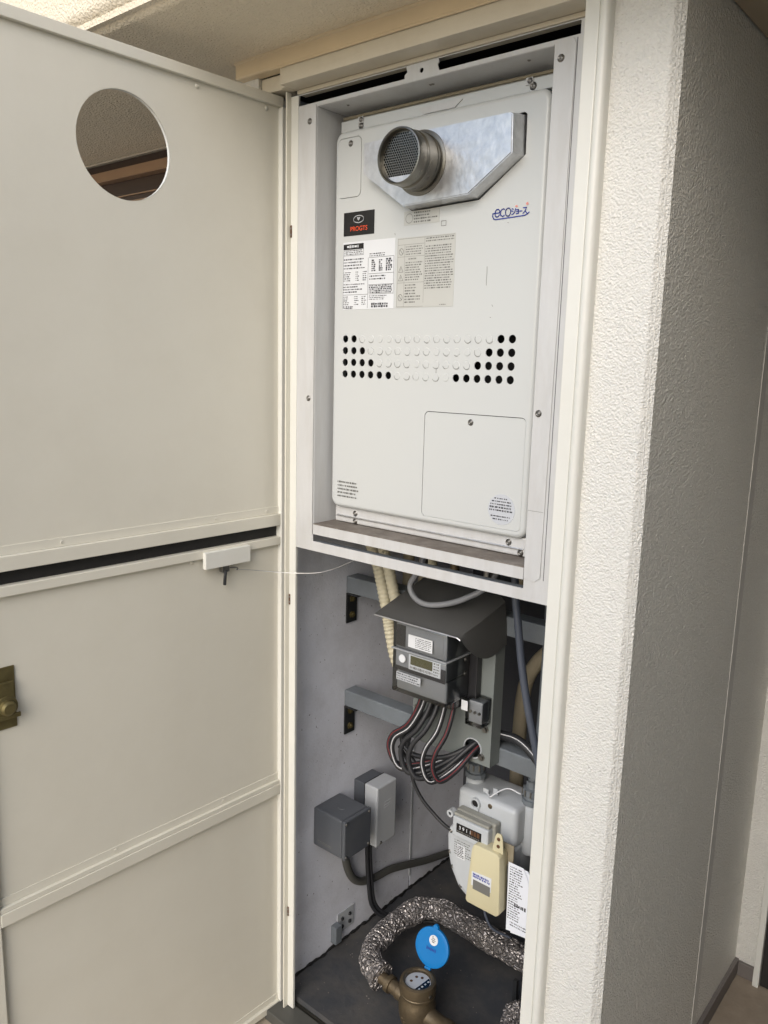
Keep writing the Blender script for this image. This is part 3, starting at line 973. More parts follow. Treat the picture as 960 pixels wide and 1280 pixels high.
# eco logo
lg = bmesh.new()
strokes([[(0.1400, 1.8265), (0.1490, 1.8265), (0.1488, 1.8295), (0.1465, 1.8325), (0.1430, 1.8325), (0.1402, 1.8298), (0.1396, 1.8255), (0.1408, 1.8215), (0.1436, 1.8200), (0.1465, 1.8208), (0.1492, 1.8232)],
         [(0.1590, 1.8312), (0.1568, 1.8325), (0.1535, 1.8318), (0.1510, 1.8290), (0.1507, 1.8250), (0.1522, 1.8215), (0.1552, 1.8200), (0.1590, 1.8215)],
         [(0.1660 + 0.0052 * math.cos(t), 1.8262 + 0.0066 * math.sin(t)) for t in [k * math.pi / 8 for k in range(17)]],
         [(0.1395, 1.8265), (0.1352, 1.8262), (0.1350, 1.8215), (0.1372, 1.8175), (0.1410, 1.8160), (0.1800, 1.8172), (0.1990, 1.8180), (0.2045, 1.8200), (0.2075, 1.8225)]], yp - 0.0002, 0.0018, lg)
strokes([[(0.1735, 1.8310), (0.1762, 1.8298)], [(0.1733, 1.8275), (0.1760, 1.8262)], [(0.1735, 1.8215), (0.1770, 1.8225), (0.1795, 1.8255), (0.1808, 1.8305)],
         [(0.1822, 1.8285), (0.1865, 1.8285), (0.1865, 1.8222), (0.1822, 1.8222)], [(0.1828, 1.8254), (0.1865, 1.8254)], [(0.1885, 1.8256), (0.1935, 1.8256)],
         [(0.1958, 1.8305), (0.2018, 1.8305), (0.1995, 1.8250), (0.1955, 1.8212)], [(0.1995, 1.8250), (0.2035, 1.8210)]], yp - 0.0002, 0.0017, lg)
lo_ = put('eco_logo', lg, 'blue', wh, label='blue ecoジョーズ logo')
put('logo_sparks', strokes([[(0.1805, 1.8350), (0.1815, 1.8332)], [(0.1828, 1.8354), (0.1838, 1.8334)], [(0.2015, 1.8378), (0.2025, 1.8345)], [(0.2038, 1.8382), (0.2048, 1.8350)]], yp - 0.0002, 0.0012), 'red', lo_)

# pipes below the heater
gp = 'pipes under the water heater'
for i, (x_, y_, r_, z1_, m_, lab) in enumerate([(-0.225, 0.30, 0.014, 0.93, 'pipe_beige', 'taped beige pipe behind the cream hoses, left one'), (-0.185, 0.31, 0.014, 0.93, 'pipe_beige', 'taped beige pipe behind the cream hoses, right one'),
                                            (-0.02, 0.20, 0.010, 1.12, 'brass', 'brass pipe under the heater behind the grey cable loop'), (0.06, 0.22, 0.010, 1.11, 'brass', 'brass pipe under the heater right of the grey cable loop'),
                                            (0.12, 0.24, 0.011, 1.10, 'pipe_beige', 'beige pipe stub under the heater above the meter hood'),
                                            (-0.125, 0.26, 0.012, 0.98, 'hose', 'pale pipe dropping behind the meter hood left of the grey loop'), (-0.075, 0.16, 0.009, 1.125, 'screw', 'short steel valve stem under the heater inside the grey loop'),
                                            (0.095, 0.15, 0.008, 1.135, 'screw', 'short steel valve stem under the heater at the right end of the grey loop'), (0.20, 0.28, 0.013, 0.9, 'cable', 'dark pipe dropping at the right behind the blue grey cable'), (0.245, 0.26, 0.010, 0.85, 'conduit', 'grey pipe dropping beside the right inner wall')]):
    t_ = thing('pipe', lab, 'pipe', (x_, y_, z1_), group=gp)
    put('tube', tube([(x_, y_, z1_), (x_, y_, 1.243)], r_, seg=14, smooth_path=False), m_, t_, smooth=True)
    put('nut', lathe([(r_, 0), (r_ * 1.5, 0), (r_ * 1.5, 0.016), (r_, 0.016)], (x_, y_, 1.195), (0, 0, 1), 6), 'brass', t_)

# ------------------------------------------------------------------ closet door (local axes: x along the leaf, y towards its inner face, z up)
DA = 0.0395446
door = thing('closet_door', 'open cream steel closet door with a round hole near its top', 'door', (-0.352, -0.002, 0), math.atan2(-math.cos(DA), -math.sin(DA)), local=True)


def dplate(outline, holes, t, thick):
    """sheet on the door: front face looks to local +y at y = t"""
    me = plate([(-p[0], p[1]) for p in outline], [[(-p[0], p[1]) for p in h] for h in holes], 0.0, thick)
    me.transform(Matrix.Translation((0, t, 0)) @ Matrix.Rotation(math.pi, 4, 'Z'))
    return me


DW = 0.668
RT = -0.009     # recessed sheet
put('upper_sheet', dplate([(0.003, 1.2415), (DW - 0.02, 1.2415), (DW - 0.02, 2.070), (0.003, 2.070)], [circ(0.351, 1.9275, 0.0905, 48)], RT, 0.0022), 'cream', door)
put('outer_sheet', dplate([(-0.006, -0.02), (DW, -0.02), (DW, 1.1795), (-0.006, 1.1795)], [], -0.034, 0.0015), 'cream', door)
put('hole_rim', lathe([(0.0905, 0.0004), (0.0905, -0.0075), (0.0918, -0.0075), (0.0918, 0.0004)], (0.351, RT - 0.0002, 1.9275), (0, 1, 0), 48), 'white_trim', door)
put('lower_sheet', box(0.003, DW - 0.02, RT - 0.0018, RT, 0.5945, 1.1615), 'cream', door)
put('bottom_sheet', box(0.003, DW - 0.02, RT - 0.0018, RT, -0.002, 0.5565), 'cream', door)
put('top_rail', box(-0.004, DW, -0.034, 0.0, 2.0705, 2.090, 0.0012), 'cream', door)
put('free_stile', box(DW - 0.0195, DW, -0.0335, 0.001, -0.02, 2.0700, 0.0012), 'cream', door)
put('hinge_stile', box(-0.012, 0.0025, -0.0335, 0.003, -0.02, 2.0700, 0.0012), 'white_trim', door)
put('rail', box(0.0028, DW - 0.0198, -0.033, 0.001, 1.2055, 1.2315, 0.0012), 'cream', door)
put('rail_lip', box(0.0028, DW - 0.0198, RT + 0.0002, RT + 0.0022, 1.2318, 1.2480, 0.0006), 'cream', door)
put('rail', box(0.0028, DW - 0.0198, -0.033, 0.001, 1.1620, 1.1800, 0.0012), 'cream', door)
put('gap_seal', box(0.0028, DW - 0.0198, -0.030, -0.014, 1.1802, 1.2053), 'rubber', door)
put('rail', box(0.0028, DW - 0.0198, -0.033, 0.002, 0.5580, 0.5830, 0.0012), 'cream', door)
put('rail_lip', box(0.0028, DW - 0.0198, RT + 0.0002, 0.0, 0.5832, 0.5930, 0.0012), 'cream', door)
put('rail_lip', box(0.0028, DW - 0.0198, RT + 0.0002, RT + 0.0022, 0.5932, 0.6090, 0.0006), 'cream', door)
put('rail', box(0.0028, DW - 0.0198, -0.033, 0.001, -0.02, -0.0025, 0.0012), 'cream', door)
put('rail_lip', box(0.0028, DW - 0.0198, RT + 0.0002, RT + 0.0022, -0.0022, 0.013, 0.0006), 'cream', door)
for s_, z_ in ((0.035, 1.240), (0.17, 1.240), (0.50, 1.240), (0.035, 0.602), (0.16, 0.602), (0.42, 0.602), (0.035, 2.062), (0.2, 2.062), (0.23, 1.157)):
    screw(door, (s_, RT + 0.001, z_), (0, 1, 0), 0.8, me=PAINTED)
lk = put('latch', box(0.596, 0.647, RT + 0.0003, RT + 0.003, 0.925, 1.037, 0.001), 'brass_lock', door)
put('latch_box', box(0.600, 0.647, RT + 0.0032, RT + 0.010, 0.948, 1.012, 0.002), 'brass_lock', lk)
put('latch_knob', lathe([(0, 0.024), (0.009, 0.024), (0.013, 0.021), (0.014, 0.014), (0.019, 0.013), (0.020, 0.010)], (0.616, RT, 0.968), (0, 1, 0), 20), 'brass_lock', lk, smooth=True)
put('latch_lever', box(0.594, 0.640, RT + 0.012, RT + 0.016, 0.947, 0.955, 0.001), 'brass_lock', lk)
sb = put('stay_cover', box(0.0945, 0.2090, -0.001, 0.010, 1.1405, 1.1755, 0.001), 'white_trim', door)
sc = put('stay_clip', box(0.148, 0.166, -0.004, 0.008, 1.1270, 1.1400, 0.001), 'screw', door)
put('clip_pin', tube([(0.157, 0.006, 1.131), (0.160, 0.008, 1.116), (0.160, 0.006, 1.100)], 0.0035, seg=8), 'bracket', sc, smooth=True)
put('clip_hook', tube([(0.146, 0.006, 1.135), (0.132, 0.012, 1.133), (0.132, 0.012, 1.128)], 0.0016, seg=6), 'screw', sc)

# stay wire from the door to the bar
sx, sy = -0.0395446, -0.999218
w0 = (-0.352 + sx * 0.132 + 0.999 * 0.012, -0.002 + sy * 0.132 - 0.0395 * 0.012, 1.1295)
wl = [w0, (-0.347, -0.08, 1.117), (-0.300, -0.03, 1.111), (-0.235, 0.006, 1.118), (-0.165, 0.020, 1.150), (-0.150, 0.021, 1.164)]
tag(put('stay_wire', tube(wl, 0.0009, seg=6, n=10), 'galv', smooth=True), 'thin steel stay wire sagging from the door clip to the white bar', 'wire')

# ------------------------------------------------------------------ cross bars with wall brackets
gb = 'steel bars across the closet'
for z0_, lab in ((1.000, 'upper grey steel bar across the closet under the heater'), (0.700, 'lower grey steel bar across the closet behind the meter board')):
    t_ = thing('cross_bar', lab, 'bar', (0, 0.25, z0_), group=gb)
    put('bar', box(-0.3645, 0.3645, 0.228, 0.270, z0_, z0_ + 0.043, 0.003), 'bar', t_)
    bb = put('wall_bracket', box(-0.3648, -0.3605, 0.2285, 0.266, z0_ - 0.080, z0_ - 0.001, 0.001), 'bracket', t_)
    put('bracket_foot', box(-0.3600, -0.325, 0.2285, 0.266, z0_ - 0.0045, z0_ - 0.0008), 'bracket', t_)
    for dz in (0.018, 0.060):
        put('bolt', lathe([(0, 0.008), (0.0045, 0.008), (0.0050, 0.003), (0.009, 0.003), (0.009, 0)], (-0.3605, 0.247, z0_ - dz), (1, 0, 0), 6), 'brass_lock', bb)

# ------------------------------------------------------------------ electricity meter, board and hood
bo = thing('meter_board', 'grey steel mounting board with a dark hood carrying the electricity meter', 'board', (0, 0.21, 0.71))
BX0, BX1, BYF, BZ0, BZ1 = -0.113, 0.1, 0.190, 0.710, 0.992
hl = circ(0.055, 0.742, 0.021, 24)
put('face', plate([(BX0, BZ0), (BX1, BZ0), (BX1, BZ1), (BX0, BZ1)], [hl], BYF, 0.002), 'board', bo)
put('edge', box(BX1 - 0.0018, BX1, BYF + 0.0022, 0.2275, BZ0, BZ1), 'board', bo)
put('edge', box(BX0, BX0 + 0.0018, BYF + 0.0022, 0.2275, BZ0, BZ1), 'board', bo)
put('edge', box(BX0 + 0.002, BX1 - 0.002, BYF + 0.0022, 0.2275, BZ0, BZ0 + 0.0018), 'board', bo)
put('hole_ring', lathe([(0.021, 0.0), (0.0235, 0.0), (0.0235, 0.004), (0.021, 0.004)], (0.055, BYF - 0.002, 0.742), (0, 1, 0), 24), 'boxlight', bo, smooth=True)
for p in ((0.078, BYF, 0.728), (0.084, BYF, 0.795), (-0.10, BYF, 0.79)):
    put('bolt', lathe([(0, 0.006), (0.005, 0.006), (0.0065, 0.002), (0.0085, 0.002), (0.0085, 0)], p, (0, -1, 0), 8), 'screw', bo)
# hood: sloping top, folded front lip, drooping right cheek
hb = bmesh.new()
nU, nV = 14, 14
grid = []
for i in range(nU + 1):
    u = i / nU
    row = []
    for j in range(nV + 1):
        v = j / nV
        # u: left -> over -> right cheek down; v: front -> back
        yv = 0.053 + v * 0.172
        ztop = 1.040 + 0.047 * v
        if u <= 0.68:
            xx = -0.121 + (0.094 + 0.121) * u / 0.68
            zz = ztop
        else:
            k = (u - 0.68) / 0.32
            xx = 0.094 + 0.010 * math.sin(k * math.pi / 2)
            drop = 0.006 + 0.098 * math.sin(min(1.0, v * 1.25) * math.pi / 2) ** 0.9
            zz = ztop - drop * k
        row.append(hb.verts.new((xx, yv, zz)))
    grid.append(row)
for i in range(nU):
    for j in range(nV):
        hb.faces.new((grid[i][j], grid[i + 1][j], grid[i + 1][j + 1], grid[i][j + 1]))
ret = bmesh.ops.solidify(hb, geom=hb.faces[:], thickness=0.0022)
hood = put('hood', hb, 'hood', bo, smooth=40)
put('hood_lip', tube([(-0.1205, 0.0525, 1.0385), (0.094, 0.0525, 1.0385), (0.101, 0.0535, 1.0345)], 0.0016, seg=8, smooth_path=False), 'galv', hood)

em = thing('electricity_meter', 'grey electronic electricity meter under a clear cover and dark hood', 'electricity meter', (-0.02, 0.13, 0.87))
EX0, EX1, EYF, EZ0, EZ1 = -0.0905, 0.0510, 0.080, 0.868, 1.026
put('body', box(EX0 + 0.004, EX1 - 0.004, EYF + 0.006, 0.186, EZ0 + 0.052, EZ1 - 0.004, 0.003), 'meter_grey', em)
put('terminal_block', box(EX0 + 0.004, EX1 - 0.004, EYF + 0.012, 0.186, EZ0 + 0.003, EZ0 + 0.0515, 0.004), 'meter_grey', em)
put('base_flange', box(EX0 - 0.004, EX1 + 0.018, 0.170, 0.189, EZ0 - 0.010, EZ1 + 0.002, 0.002), 'meter_dark', em)
cov = put('clear_cover', box(EX0, EX1, EYF, 0.168, 0.9675, EZ1, 0.004), 'clear', em, smooth=True, label='clear upper cover')
put('clear_cover', box(EX0, EX1, EYF, 0.168, EZ0, 0.9635, 0.004), 'clear', em, smooth=True, label='clear lower cover')
put('seam_lip', box(EX0 - 0.002, EX1 + 0.002, EYF - 0.002, 0.168, 0.9637, 0.9673, 0.001), 'meter_grey', em)
put('window_frame', plate([(-0.0575, 0.973), (0.0385, 0.973), (0.0385, 1.019), (-0.0575, 1.019)], [], EYF + 0.0050, 0.0008), 'boxlight' if False else 'meter_grey', em)
put('left_panel', box(-0.0845, -0.060, EYF + 0.0048, EYF + 0.0058, 0.972, 1.019), 'meter_dark', em)
lb = put('label', box(-0.0475, 0.0155, EYF - 0.0010, EYF - 0.0002, 0.978, 1.0055), 'label', em, label='white code label on the upper cover')
b = bmesh.new()
dashes(-0.0285, 0.0140, 0.9800, 1.0030, EYF - 0.0012, 6, rs, 0.8, wmax=0.004, bm=b)
put('small_print', b, 'print', lb)
ds_ = put('display_panel', box(-0.0480, 0.0350, EYF + 0.0036, EYF + 0.0050, 0.9270, 0.9600), 'label', em)
put('display', box(-0.0430, 0.0145, EYF + 0.0030, EYF + 0.0035, 0.9385, 0.9580), 'lcd', ds_)
b = bmesh.new()
dashes(-0.0440, 0.0180, 0.9290, 0.9360, EYF + 0.0033, 1, rs, 1, hgt=0.9, wmax=0.005, bm=b)
dashes(0.0175, 0.0335, 0.9290, 0.9590, EYF + 0.0033, 5, rs, 0.9, hgt=0.6, wmax=0.005, bm=b)
put('small_print', b, 'print_soft', ds_)
put('seal_dot', lathe([(0, 0.0014), (0.0085, 0.0014), (0.0090, 0)], (-0.0630, EYF + 0.0002, 0.9470), (0, -1, 0), 20), 'label', em)
put('dark_band', box(-0.0840, 0.0465, EYF + 0.0046, EYF + 0.0058, 0.9180, 0.9268), 'meter_dark', em)
put('dark_band', box(0.0358, 0.0465, EYF + 0.0046, EYF + 0.0058, 0.9270, 0.9480), 'meter_dark', em)
l2 = put('label', box(-0.0770, -0.0120, EYF - 0.0010, EYF - 0.0002, 0.8980, 0.9160), 'boxlight', em, label='grey rating label on the lower cover')
put('small_print', dashes(-0.0755, -0.0140, 0.8990, 0.9150, EYF - 0.0012, 3, rs, 0.8, wmax=0.005), 'print', l2)
for zz in (0.925, 0.957):
    screw(em, (EX1 + 0.001, 0.150, zz), (1, 0, 0), 0.9)
# test terminal block at its right foot
tb = put('test_terminal', box(0.056, 0.098, 0.150, 0.1885, 0.812, 0.872, 0.003), 'clear', em, smooth=True)
put('terminal_core', box(0.060, 0.094, 0.158, 0.186, 0.818, 0.866, 0.002), 'meter_grey', tb)
put('terminal_label', box(0.050, 0.066, 0.1440, 0.1448, 0.846, 0.868), 'label', tb)
for k in range(3):
    put('terminal_screw', lathe([(0, 0.004), (0.003, 0.004), (0.0035, 0)], (0.066 + 0.011 * k, 0.158, 0.842), (0, -1, 0), 10), 'steel', tb, smooth=True)
put('terminal_cover', box(-0.080, 0.046, 0.120, 0.186, 0.848, 0.8665, 0.003), 'clear', em, smooth=True)
put('sealing_tab', box(-0.1065, -0.0985, 0.176, 0.188, 0.842, 0.876, 0.001), 'black', em)

def stripe_mesh(pts, r, n, wd=0.0012):
    path = spline(pts, n)
    out = []
    D = Vector((0.2, -0.8, 0.55))
    for i, p in enumerate(path):
        t = (path[min(i + 1, len(path) - 1)] - path[max(i - 1, 0)]).normalized()
        out.append(p + (D - t * D.dot(t)).normalized() * (r - wd * 0.6))
    return tube(out, wd, seg=8, smooth_path=False)


# power cables: hang from the meter's foot in loops and dive into the hole of the board
cg = 'power cables looping under the electricity meter'
loops = [
    ('leftmost black cable loop with a dark red stripe below the meter', 'cable_red', [(-0.062, 0.15, 0.87), (-0.058, 0.142, 0.83), (-0.080, 0.130, 0.775), (-0.120, 0.125, 0.738), (-0.126, 0.122, 0.703), (-0.100, 0.125, 0.674), (-0.040, 0.150, 0.690), (0.046, 0.196, 0.734), (0.060, 0.240, 0.745)]),
    ('black cable loop with a white stripe, second from the left below the meter', 'cable_white', [(-0.048, 0.15, 0.87), (-0.045, 0.138, 0.83), (-0.066, 0.120, 0.775), (-0.100, 0.110, 0.742), (-0.104, 0.108, 0.705), (-0.080, 0.112, 0.674), (-0.030, 0.145, 0.688), (0.050, 0.196, 0.738), (0.062, 0.240, 0.748)]),
    ('plain dark cable loop, third from the left below the meter', None, [(-0.032, 0.15, 0.87), (-0.028, 0.138, 0.83), (-0.044, 0.118, 0.780), (-0.074, 0.108, 0.742), (-0.078, 0.106, 0.706), (-0.058, 0.112, 0.672), (-0.012, 0.145, 0.688), (0.052, 0.196, 0.744), (0.064, 0.240, 0.750)]),
    ('plain dark cable loop, fourth from the left below the meter', None, [(-0.014, 0.15, 0.87), (-0.010, 0.138, 0.83), (-0.022, 0.118, 0.785), (-0.046, 0.104, 0.746), (-0.052, 0.100, 0.706), (-0.030, 0.106, 0.672), (0.006, 0.145, 0.688), (0.055, 0.196, 0.750), (0.066, 0.240, 0.752)]),
    ('black cable loop with a white stripe, second from the right below the meter', 'cable_white', [(0.008, 0.15, 0.87), (0.012, 0.138, 0.84), (0.008, 0.120, 0.790), (-0.010, 0.104, 0.748), (-0.014, 0.100, 0.710), (0.004, 0.106, 0.676), (0.026, 0.145, 0.690), (0.058, 0.196, 0.736), (0.066, 0.240, 0.740)]),
    ('rightmost black cable loop with a dark red stripe below the meter', 'cable_red', [(0.028, 0.15, 0.87), (0.034, 0.138, 0.84), (0.030, 0.122, 0.790), (0.016, 0.106, 0.748), (0.012, 0.102, 0.712), (0.026, 0.110, 0.684), (0.042, 0.145, 0.698), (0.062, 0.196, 0.742), (0.068, 0.240, 0.744)]),
]
for k, (dx, dz, lab) in enumerate(((0.006, -0.010, 'plain dark cable behind the loops, drooping lowest'), (-0.012, 0.012, 'plain dark cable behind the loops, held highest'))):
    loops.append((lab, None, [(-0.04 + 0.03 * k, 0.165, 0.87), (-0.045 + dx + 0.03 * k, 0.158, 0.82), (-0.085 + dx + 0.02 * k, 0.150, 0.765), (-0.096 + dx, 0.145, 0.715 + dz), (-0.060 + dx, 0.142, 0.688 + dz), (0.0, 0.160, 0.700 + dz), (0.050, 0.196, 0.738 + 0.5 * dz), (0.064, 0.240, 0.748)]))
for lab, stripe, pts in loops:
    t_ = thing('power_cable', lab, 'cable', pts[0], group=cg)
    put('sheath', tube(pts, 0.0058, seg=10, n=7), 'cable', t_, smooth='all')
    if stripe:
        put('stripe', stripe_mesh(pts, 0.0058, 7), stripe, t_, smooth='all')

# ------------------------------------------------------------------ hoses and loose cables
hg = 'cream corrugated hoses beside the meter'


def ribbed(i, f):
    return 0.0140 if i % 2 == 0 else 0.0122


for lab, pts in (('cream corrugated hose running down behind the meter, left one', [(-0.275, 0.205, 1.24), (-0.268, 0.205, 1.15), (-0.245, 0.205, 1.10), (-0.223, 0.200, 1.046), (-0.207, 0.200, 0.990), (-0.196, 0.200, 0.944), (-0.180, 0.205, 0.878), (-0.150, 0.215, 0.82)]),
                 ('cream corrugated hose running down behind the meter, right one', [(-0.238, 0.202, 1.24), (-0.228, 0.202, 1.15), (-0.206, 0.200, 1.098), (-0.184, 0.198, 1.035), (-0.168, 0.205, 0.985), (-0.150, 0.210, 0.93), (-0.135, 0.216, 0.86)])):
    tag(put('corrugated_hose', tube(pts, 0.013, seg=14, n=12, rad=ribbed), 'hose', smooth=25), lab, 'hose', hg)
tag(put('cable', tube([(-0.050, 0.15, 1.20), (-0.058, 0.122, 1.137), (-0.077, 0.118, 1.101), (-0.066, 0.116, 1.077), (-0.034, 0.116, 1.066), (0.012, 0.118, 1.075), (0.061, 0.124, 1.097), (0.100, 0.15, 1.130), (0.115, 0.19, 1.20)], 0.0062, seg=12, n=8), 'cable_grey', smooth='all'),
    'light grey cable looping above the dark meter hood', 'cable')
tag(put('cable', tube([(0.152, 0.15, 1.23), (0.163, 0.15, 1.117), (0.172, 0.15, 1.062), (0.184, 0.152, 0.982), (0.200, 0.155, 0.902), (0.226, 0.16, 0.799), (0.25, 0.17, 0.70)], 0.0078, seg=12, n=8), 'cable_bluegrey', smooth='all'),
    'blue grey cable hanging down at the right side of the closet', 'cable')
tag(put('drain_pipe', tube([(0.18, 0.42, 0.985), (0.125, 0.41, 0.935), (0.083, 0.40, 0.884), (0.057, 0.40, 0.817), (0.050, 0.40, 0.70), (0.050, 0.40, 0.55)], 0.017, seg=14, n=8), 'pipe_beige', smooth='all'),
    'beige pipe curving down in the shade at the right rear', 'pipe')
t_ = thing('supply_cable', 'thick black cable with a white stripe resting on the lower bar at right', 'cable', (0.12, 0.235, 0.77))
sp2 = [(0.06, 0.25, 0.760), (0.093, 0.240, 0.768), (0.133, 0.236, 0.772), (0.165, 0.234, 0.762), (0.205, 0.230, 0.735), (0.26, 0.23, 0.69)]
put('sheath', tube(sp2, 0.0105, seg=12, n=7), 'cable', t_, smooth='all')
put('stripe', stripe_mesh(sp2, 0.0105, 7, 0.0012), 'cable_white', t_, smooth='all')
tag(put('cable', tube([(-0.118, 0.15, 0.70), (-0.123, 0.19, 0.646), (-0.104, 0.20, 0.581), (-0.066, 0.21, 0.535), (-0.007, 0.23, 0.494), (0.06, 0.30, 0.47)], 0.0042, seg=8, n=8), 'cable', smooth='all'),
    'thin black cable running down behind the gas meter', 'cable')

# ------------------------------------------------------------------ boxes, conduit and plate on the left panel
jb = thing('junction_box', 'large dark grey square junction box on the lavender panel', 'junction box', (-0.31, 0.168, 0.36))
put('body', box(-0.3648, -0.2680, 0.1215, 0.2180, 0.359, 0.462, 0.004), 'boxdark', jb)
jl = put('cover', box(-0.2662, -0.2560, 0.1205, 0.2190, 0.358, 0.463, 0.003), 'boxdark', jb)
for yy in (0.128, 0.2115):
    for zz in (0.366, 0.455):
        screw(jl, (-0.256, yy, zz), (1, 0, 0), 0.75)
put('gland', lathe([(0.013, 0), (0.016, 0.001), (0.016, 0.014), (0.012, 0.018), (0.011, 0.024)], (-0.344, 0.2145, 0.3595), (0, 0, -1), 12), 'rubber', jb)
put('rating_mark', dashes(-0.35, -0.30, 0.372, 0.380, 0.1213, 2, rs, 0.9), 'print_soft', jb)
put('knockout', lathe([(0, 0.0008), (0.0095, 0.0008), (0.010, 0)], (-0.31, 0.168, 0.462), (0, 0, 1), 20), 'boxdark', jb)
ob = thing('outlet_box', 'light grey upright plastic outlet box beside the dark junction box', 'outlet box', (-0.31, 0.305, 0.31))
put('cover', box(-0.3250, -0.2800, 0.2700, 0.3500, 0.312, 0.4810, 0.004), 'boxlight', ob)
put('lid_line', box(-0.3262, -0.3251, 0.2705, 0.3495, 0.3125, 0.4805), 'rubber', ob)
put('gland', lathe([(0.008, 0), (0.0105, 0.001), (0.0105, 0.012), (0.007, 0.016)], (-0.337, 0.305, 0.392), (0, 0, -1), 12), 'rubber', ob)
put('back_plate', box(-0.3648, -0.3255, 0.2730, 0.3465, 0.392, 0.478, 0.002), 'boxdark', ob)
b = bmesh.new()
for k in range(3):
    box(-0.2799, -0.2790, 0.300, 0.325, 0.430 - 0.008 * k, 0.432 - 0.008 * k, bm=b)
put('raised_marks', b, 'boxlight', ob)
screw(ob, (-0.28, 0.289, 0.320), (1, 0, 0), 0.8)
cd = tag(put('conduit', tube([(-0.345, 0.215, 0.362), (-0.347, 0.220, 0.30), (-0.352, 0.245, 0.225), (-0.353, 0.280, 0.178), (-0.353, 0.340, 0.152), (-0.353, 0.420, 0.140), (-0.353, 0.480, 0.122), (-0.352, 0.590, 0.085), (-0.35, 0.72, 0.05)], 0.0105, seg=12, n=8), 'conduit', smooth='all'),
         'dark grey flexible conduit clipped along the lavender panel', 'conduit')
cg2 = 'black cables from the outlet box to the floor'
for k, lab in ((0, 'black cable dropping from the outlet box to the floor, front one'), (1, 'black cable dropping from the outlet box to the floor, rear one')):
    o_ = 0.012 * k
    tag(put('cable', tube([(-0.335, 0.300 + o_, 0.40), (-0.338, 0.302 + o_, 0.27), (-0.338, 0.312 + o_, 0.16), (-0.333, 0.325 + o_, 0.085), (-0.310, 0.360 + o_, 0.042), (-0.260, 0.420 + o_, 0.024), (-0.18, 0.480 + o_, 0.022), (-0.05, 0.54 + o_, 0.022)], 0.0058, seg=10, n=8), 'cable', smooth='all'), lab, 'cable', cg2)
wp = thing('wall_plate', 'small galvanised bracket plate at the foot of the lavender panel', 'bracket', (-0.36, 0.235, 0.05))
put('plate', box(-0.3648, -0.3615, 0.215, 0.280, 0.045, 0.105, 0.001), 'boxlight', wp)
put('tab', box(-0.3648, -0.345, 0.192, 0.2145, 0.035, 0.085, 0.001), 'bar', wp)
for yy, zz in ((0.232, 0.085), (0.262, 0.085), (0.232, 0.062), (0.262, 0.062)):
    put('bolt', lathe([(0, 0.004), (0.0042, 0.004), (0.0055, 0)], (-0.3615, yy, zz), (1, 0, 0), 8), 'bracket', wp)

# ------------------------------------------------------------------ gas meter
gm = thing('gas_meter', 'pale grey gas meter with a digit counter hanging under the lower bar', 'gas meter', (0.07, 0.27, 0.38))
put('body', box(-0.002, 0.155, 0.222, 0.330, 0.520, 0.616, 0.014, 4), 'gas', gm, smooth=True)
put('body_lower', box(0.000, 0.153, 0.226, 0.330, 0.420, 0.5195, 0.006, 3), 'gas', gm, smooth=True)
for cx_, cy_ in ((0.012, 0.275), (0.158, 0.282)):
    put('side_lobe', lathe([(0, 0.626 if cx_ < 0.1 else 0.612), (0.017, 0.626 if cx_ < 0.1 else 0.612), (0.021, 0.622 if cx_ < 0.1 else 0.608), (0.022, 0.60), (0.022, 0.50), (0.015, 0.49), (0, 0.49)], (cx_, cy_, 0), (0, 0, 1), 24), 'gas', gm, smooth=True)
cvp = [(0.012, 0.530), (-0.008, 0.520), (-0.012, 0.500), (-0.010, 0.460), (0.000, 0.420), (0.024, 0.380), (0.055, 0.362), (0.100, 0.360), (0.130, 0.378), (0.150, 0.420), (0.156, 0.460), (0.156, 0.520), (0.140, 0.530)]
put('diaphragm_cover', prism(cvp, 'y', 0.206, 0.250, 0.004), 'gas', gm, smooth=True)
inner = [(0.5 * 0.144 + (x_ - 0.072) * 0.88, 0.450 + (z_ - 0.450) * 0.86) for x_, z_ in cvp]
put('diaphragm_face', prism(inner, 'y', 0.2025, 0.2058, 0.001), 'gas', gm)
for x_, z_ in ((-0.004, 0.510), (-0.004, 0.458), (0.006, 0.424), (0.030, 0.385)):
    screw(gm, (x_, 0.206, z_), scale=0.8)
lug = put('lug', lathe([(0.004, 0.004), (0.009, 0.004), (0.009, -0.012)], (-0.012, 0.215, 0.548), (0, -1, 0), 12), 'gas', gm)
ct = put('counter', box(0.017, 0.1110, 0.180, 0.2055, 0.5210, 0.5690, 0.003), 'gas', gm)
put('counter_hood', box(0.014, 0.1180, 0.1985, 0.2215, 0.5240, 0.5780, 0.004), 'gas_grey', gm)
put('counter_top', box(0.0175, 0.1105, 0.184, 0.1982, 0.5693, 0.5765, 0.002), 'gas_grey', gm)
cw = put('counter_window', box(0.0285, 0.0945, 0.1790, 0.1803, 0.5345, 0.5560, 0.0005), 'badge', gm)
b = bmesh.new()
for k, ch_ in enumerate('3911'):
    me_ = text_mesh(ch_, 0.0115, on_front(0.0355 + 0.0092 * k, 0.1787, 0.5440), thick=0.0001, bold=0.0001)
    b.from_mesh(me_)
    bpy.data.meshes.remove(me_)
put('digits', b, 'label', cw)
b = bmesh.new()
for k in range(3):
    box(0.0665 + 0.0085 * k, 0.0730 + 0.0085 * k, 0.1785, 0.1789, 0.5430, 0.5540, bm=b)
put('red_drums', b, 'rust', cw)
put('dial_strip', dashes(0.0300, 0.0930, 0.5355, 0.5410, 0.1787, 1, rs, 1, hgt=0.7), 'print_soft', cw)
put('reset_boss', lathe([(0, 0.002), (0.0085, 0.002), (0.0090, 0.006), (0.0125, 0.006), (0.0135, 0.0)], (0.050, 0.2222, 0.5945), (0, -1, 0), 24), 'gas', gm, smooth=True)
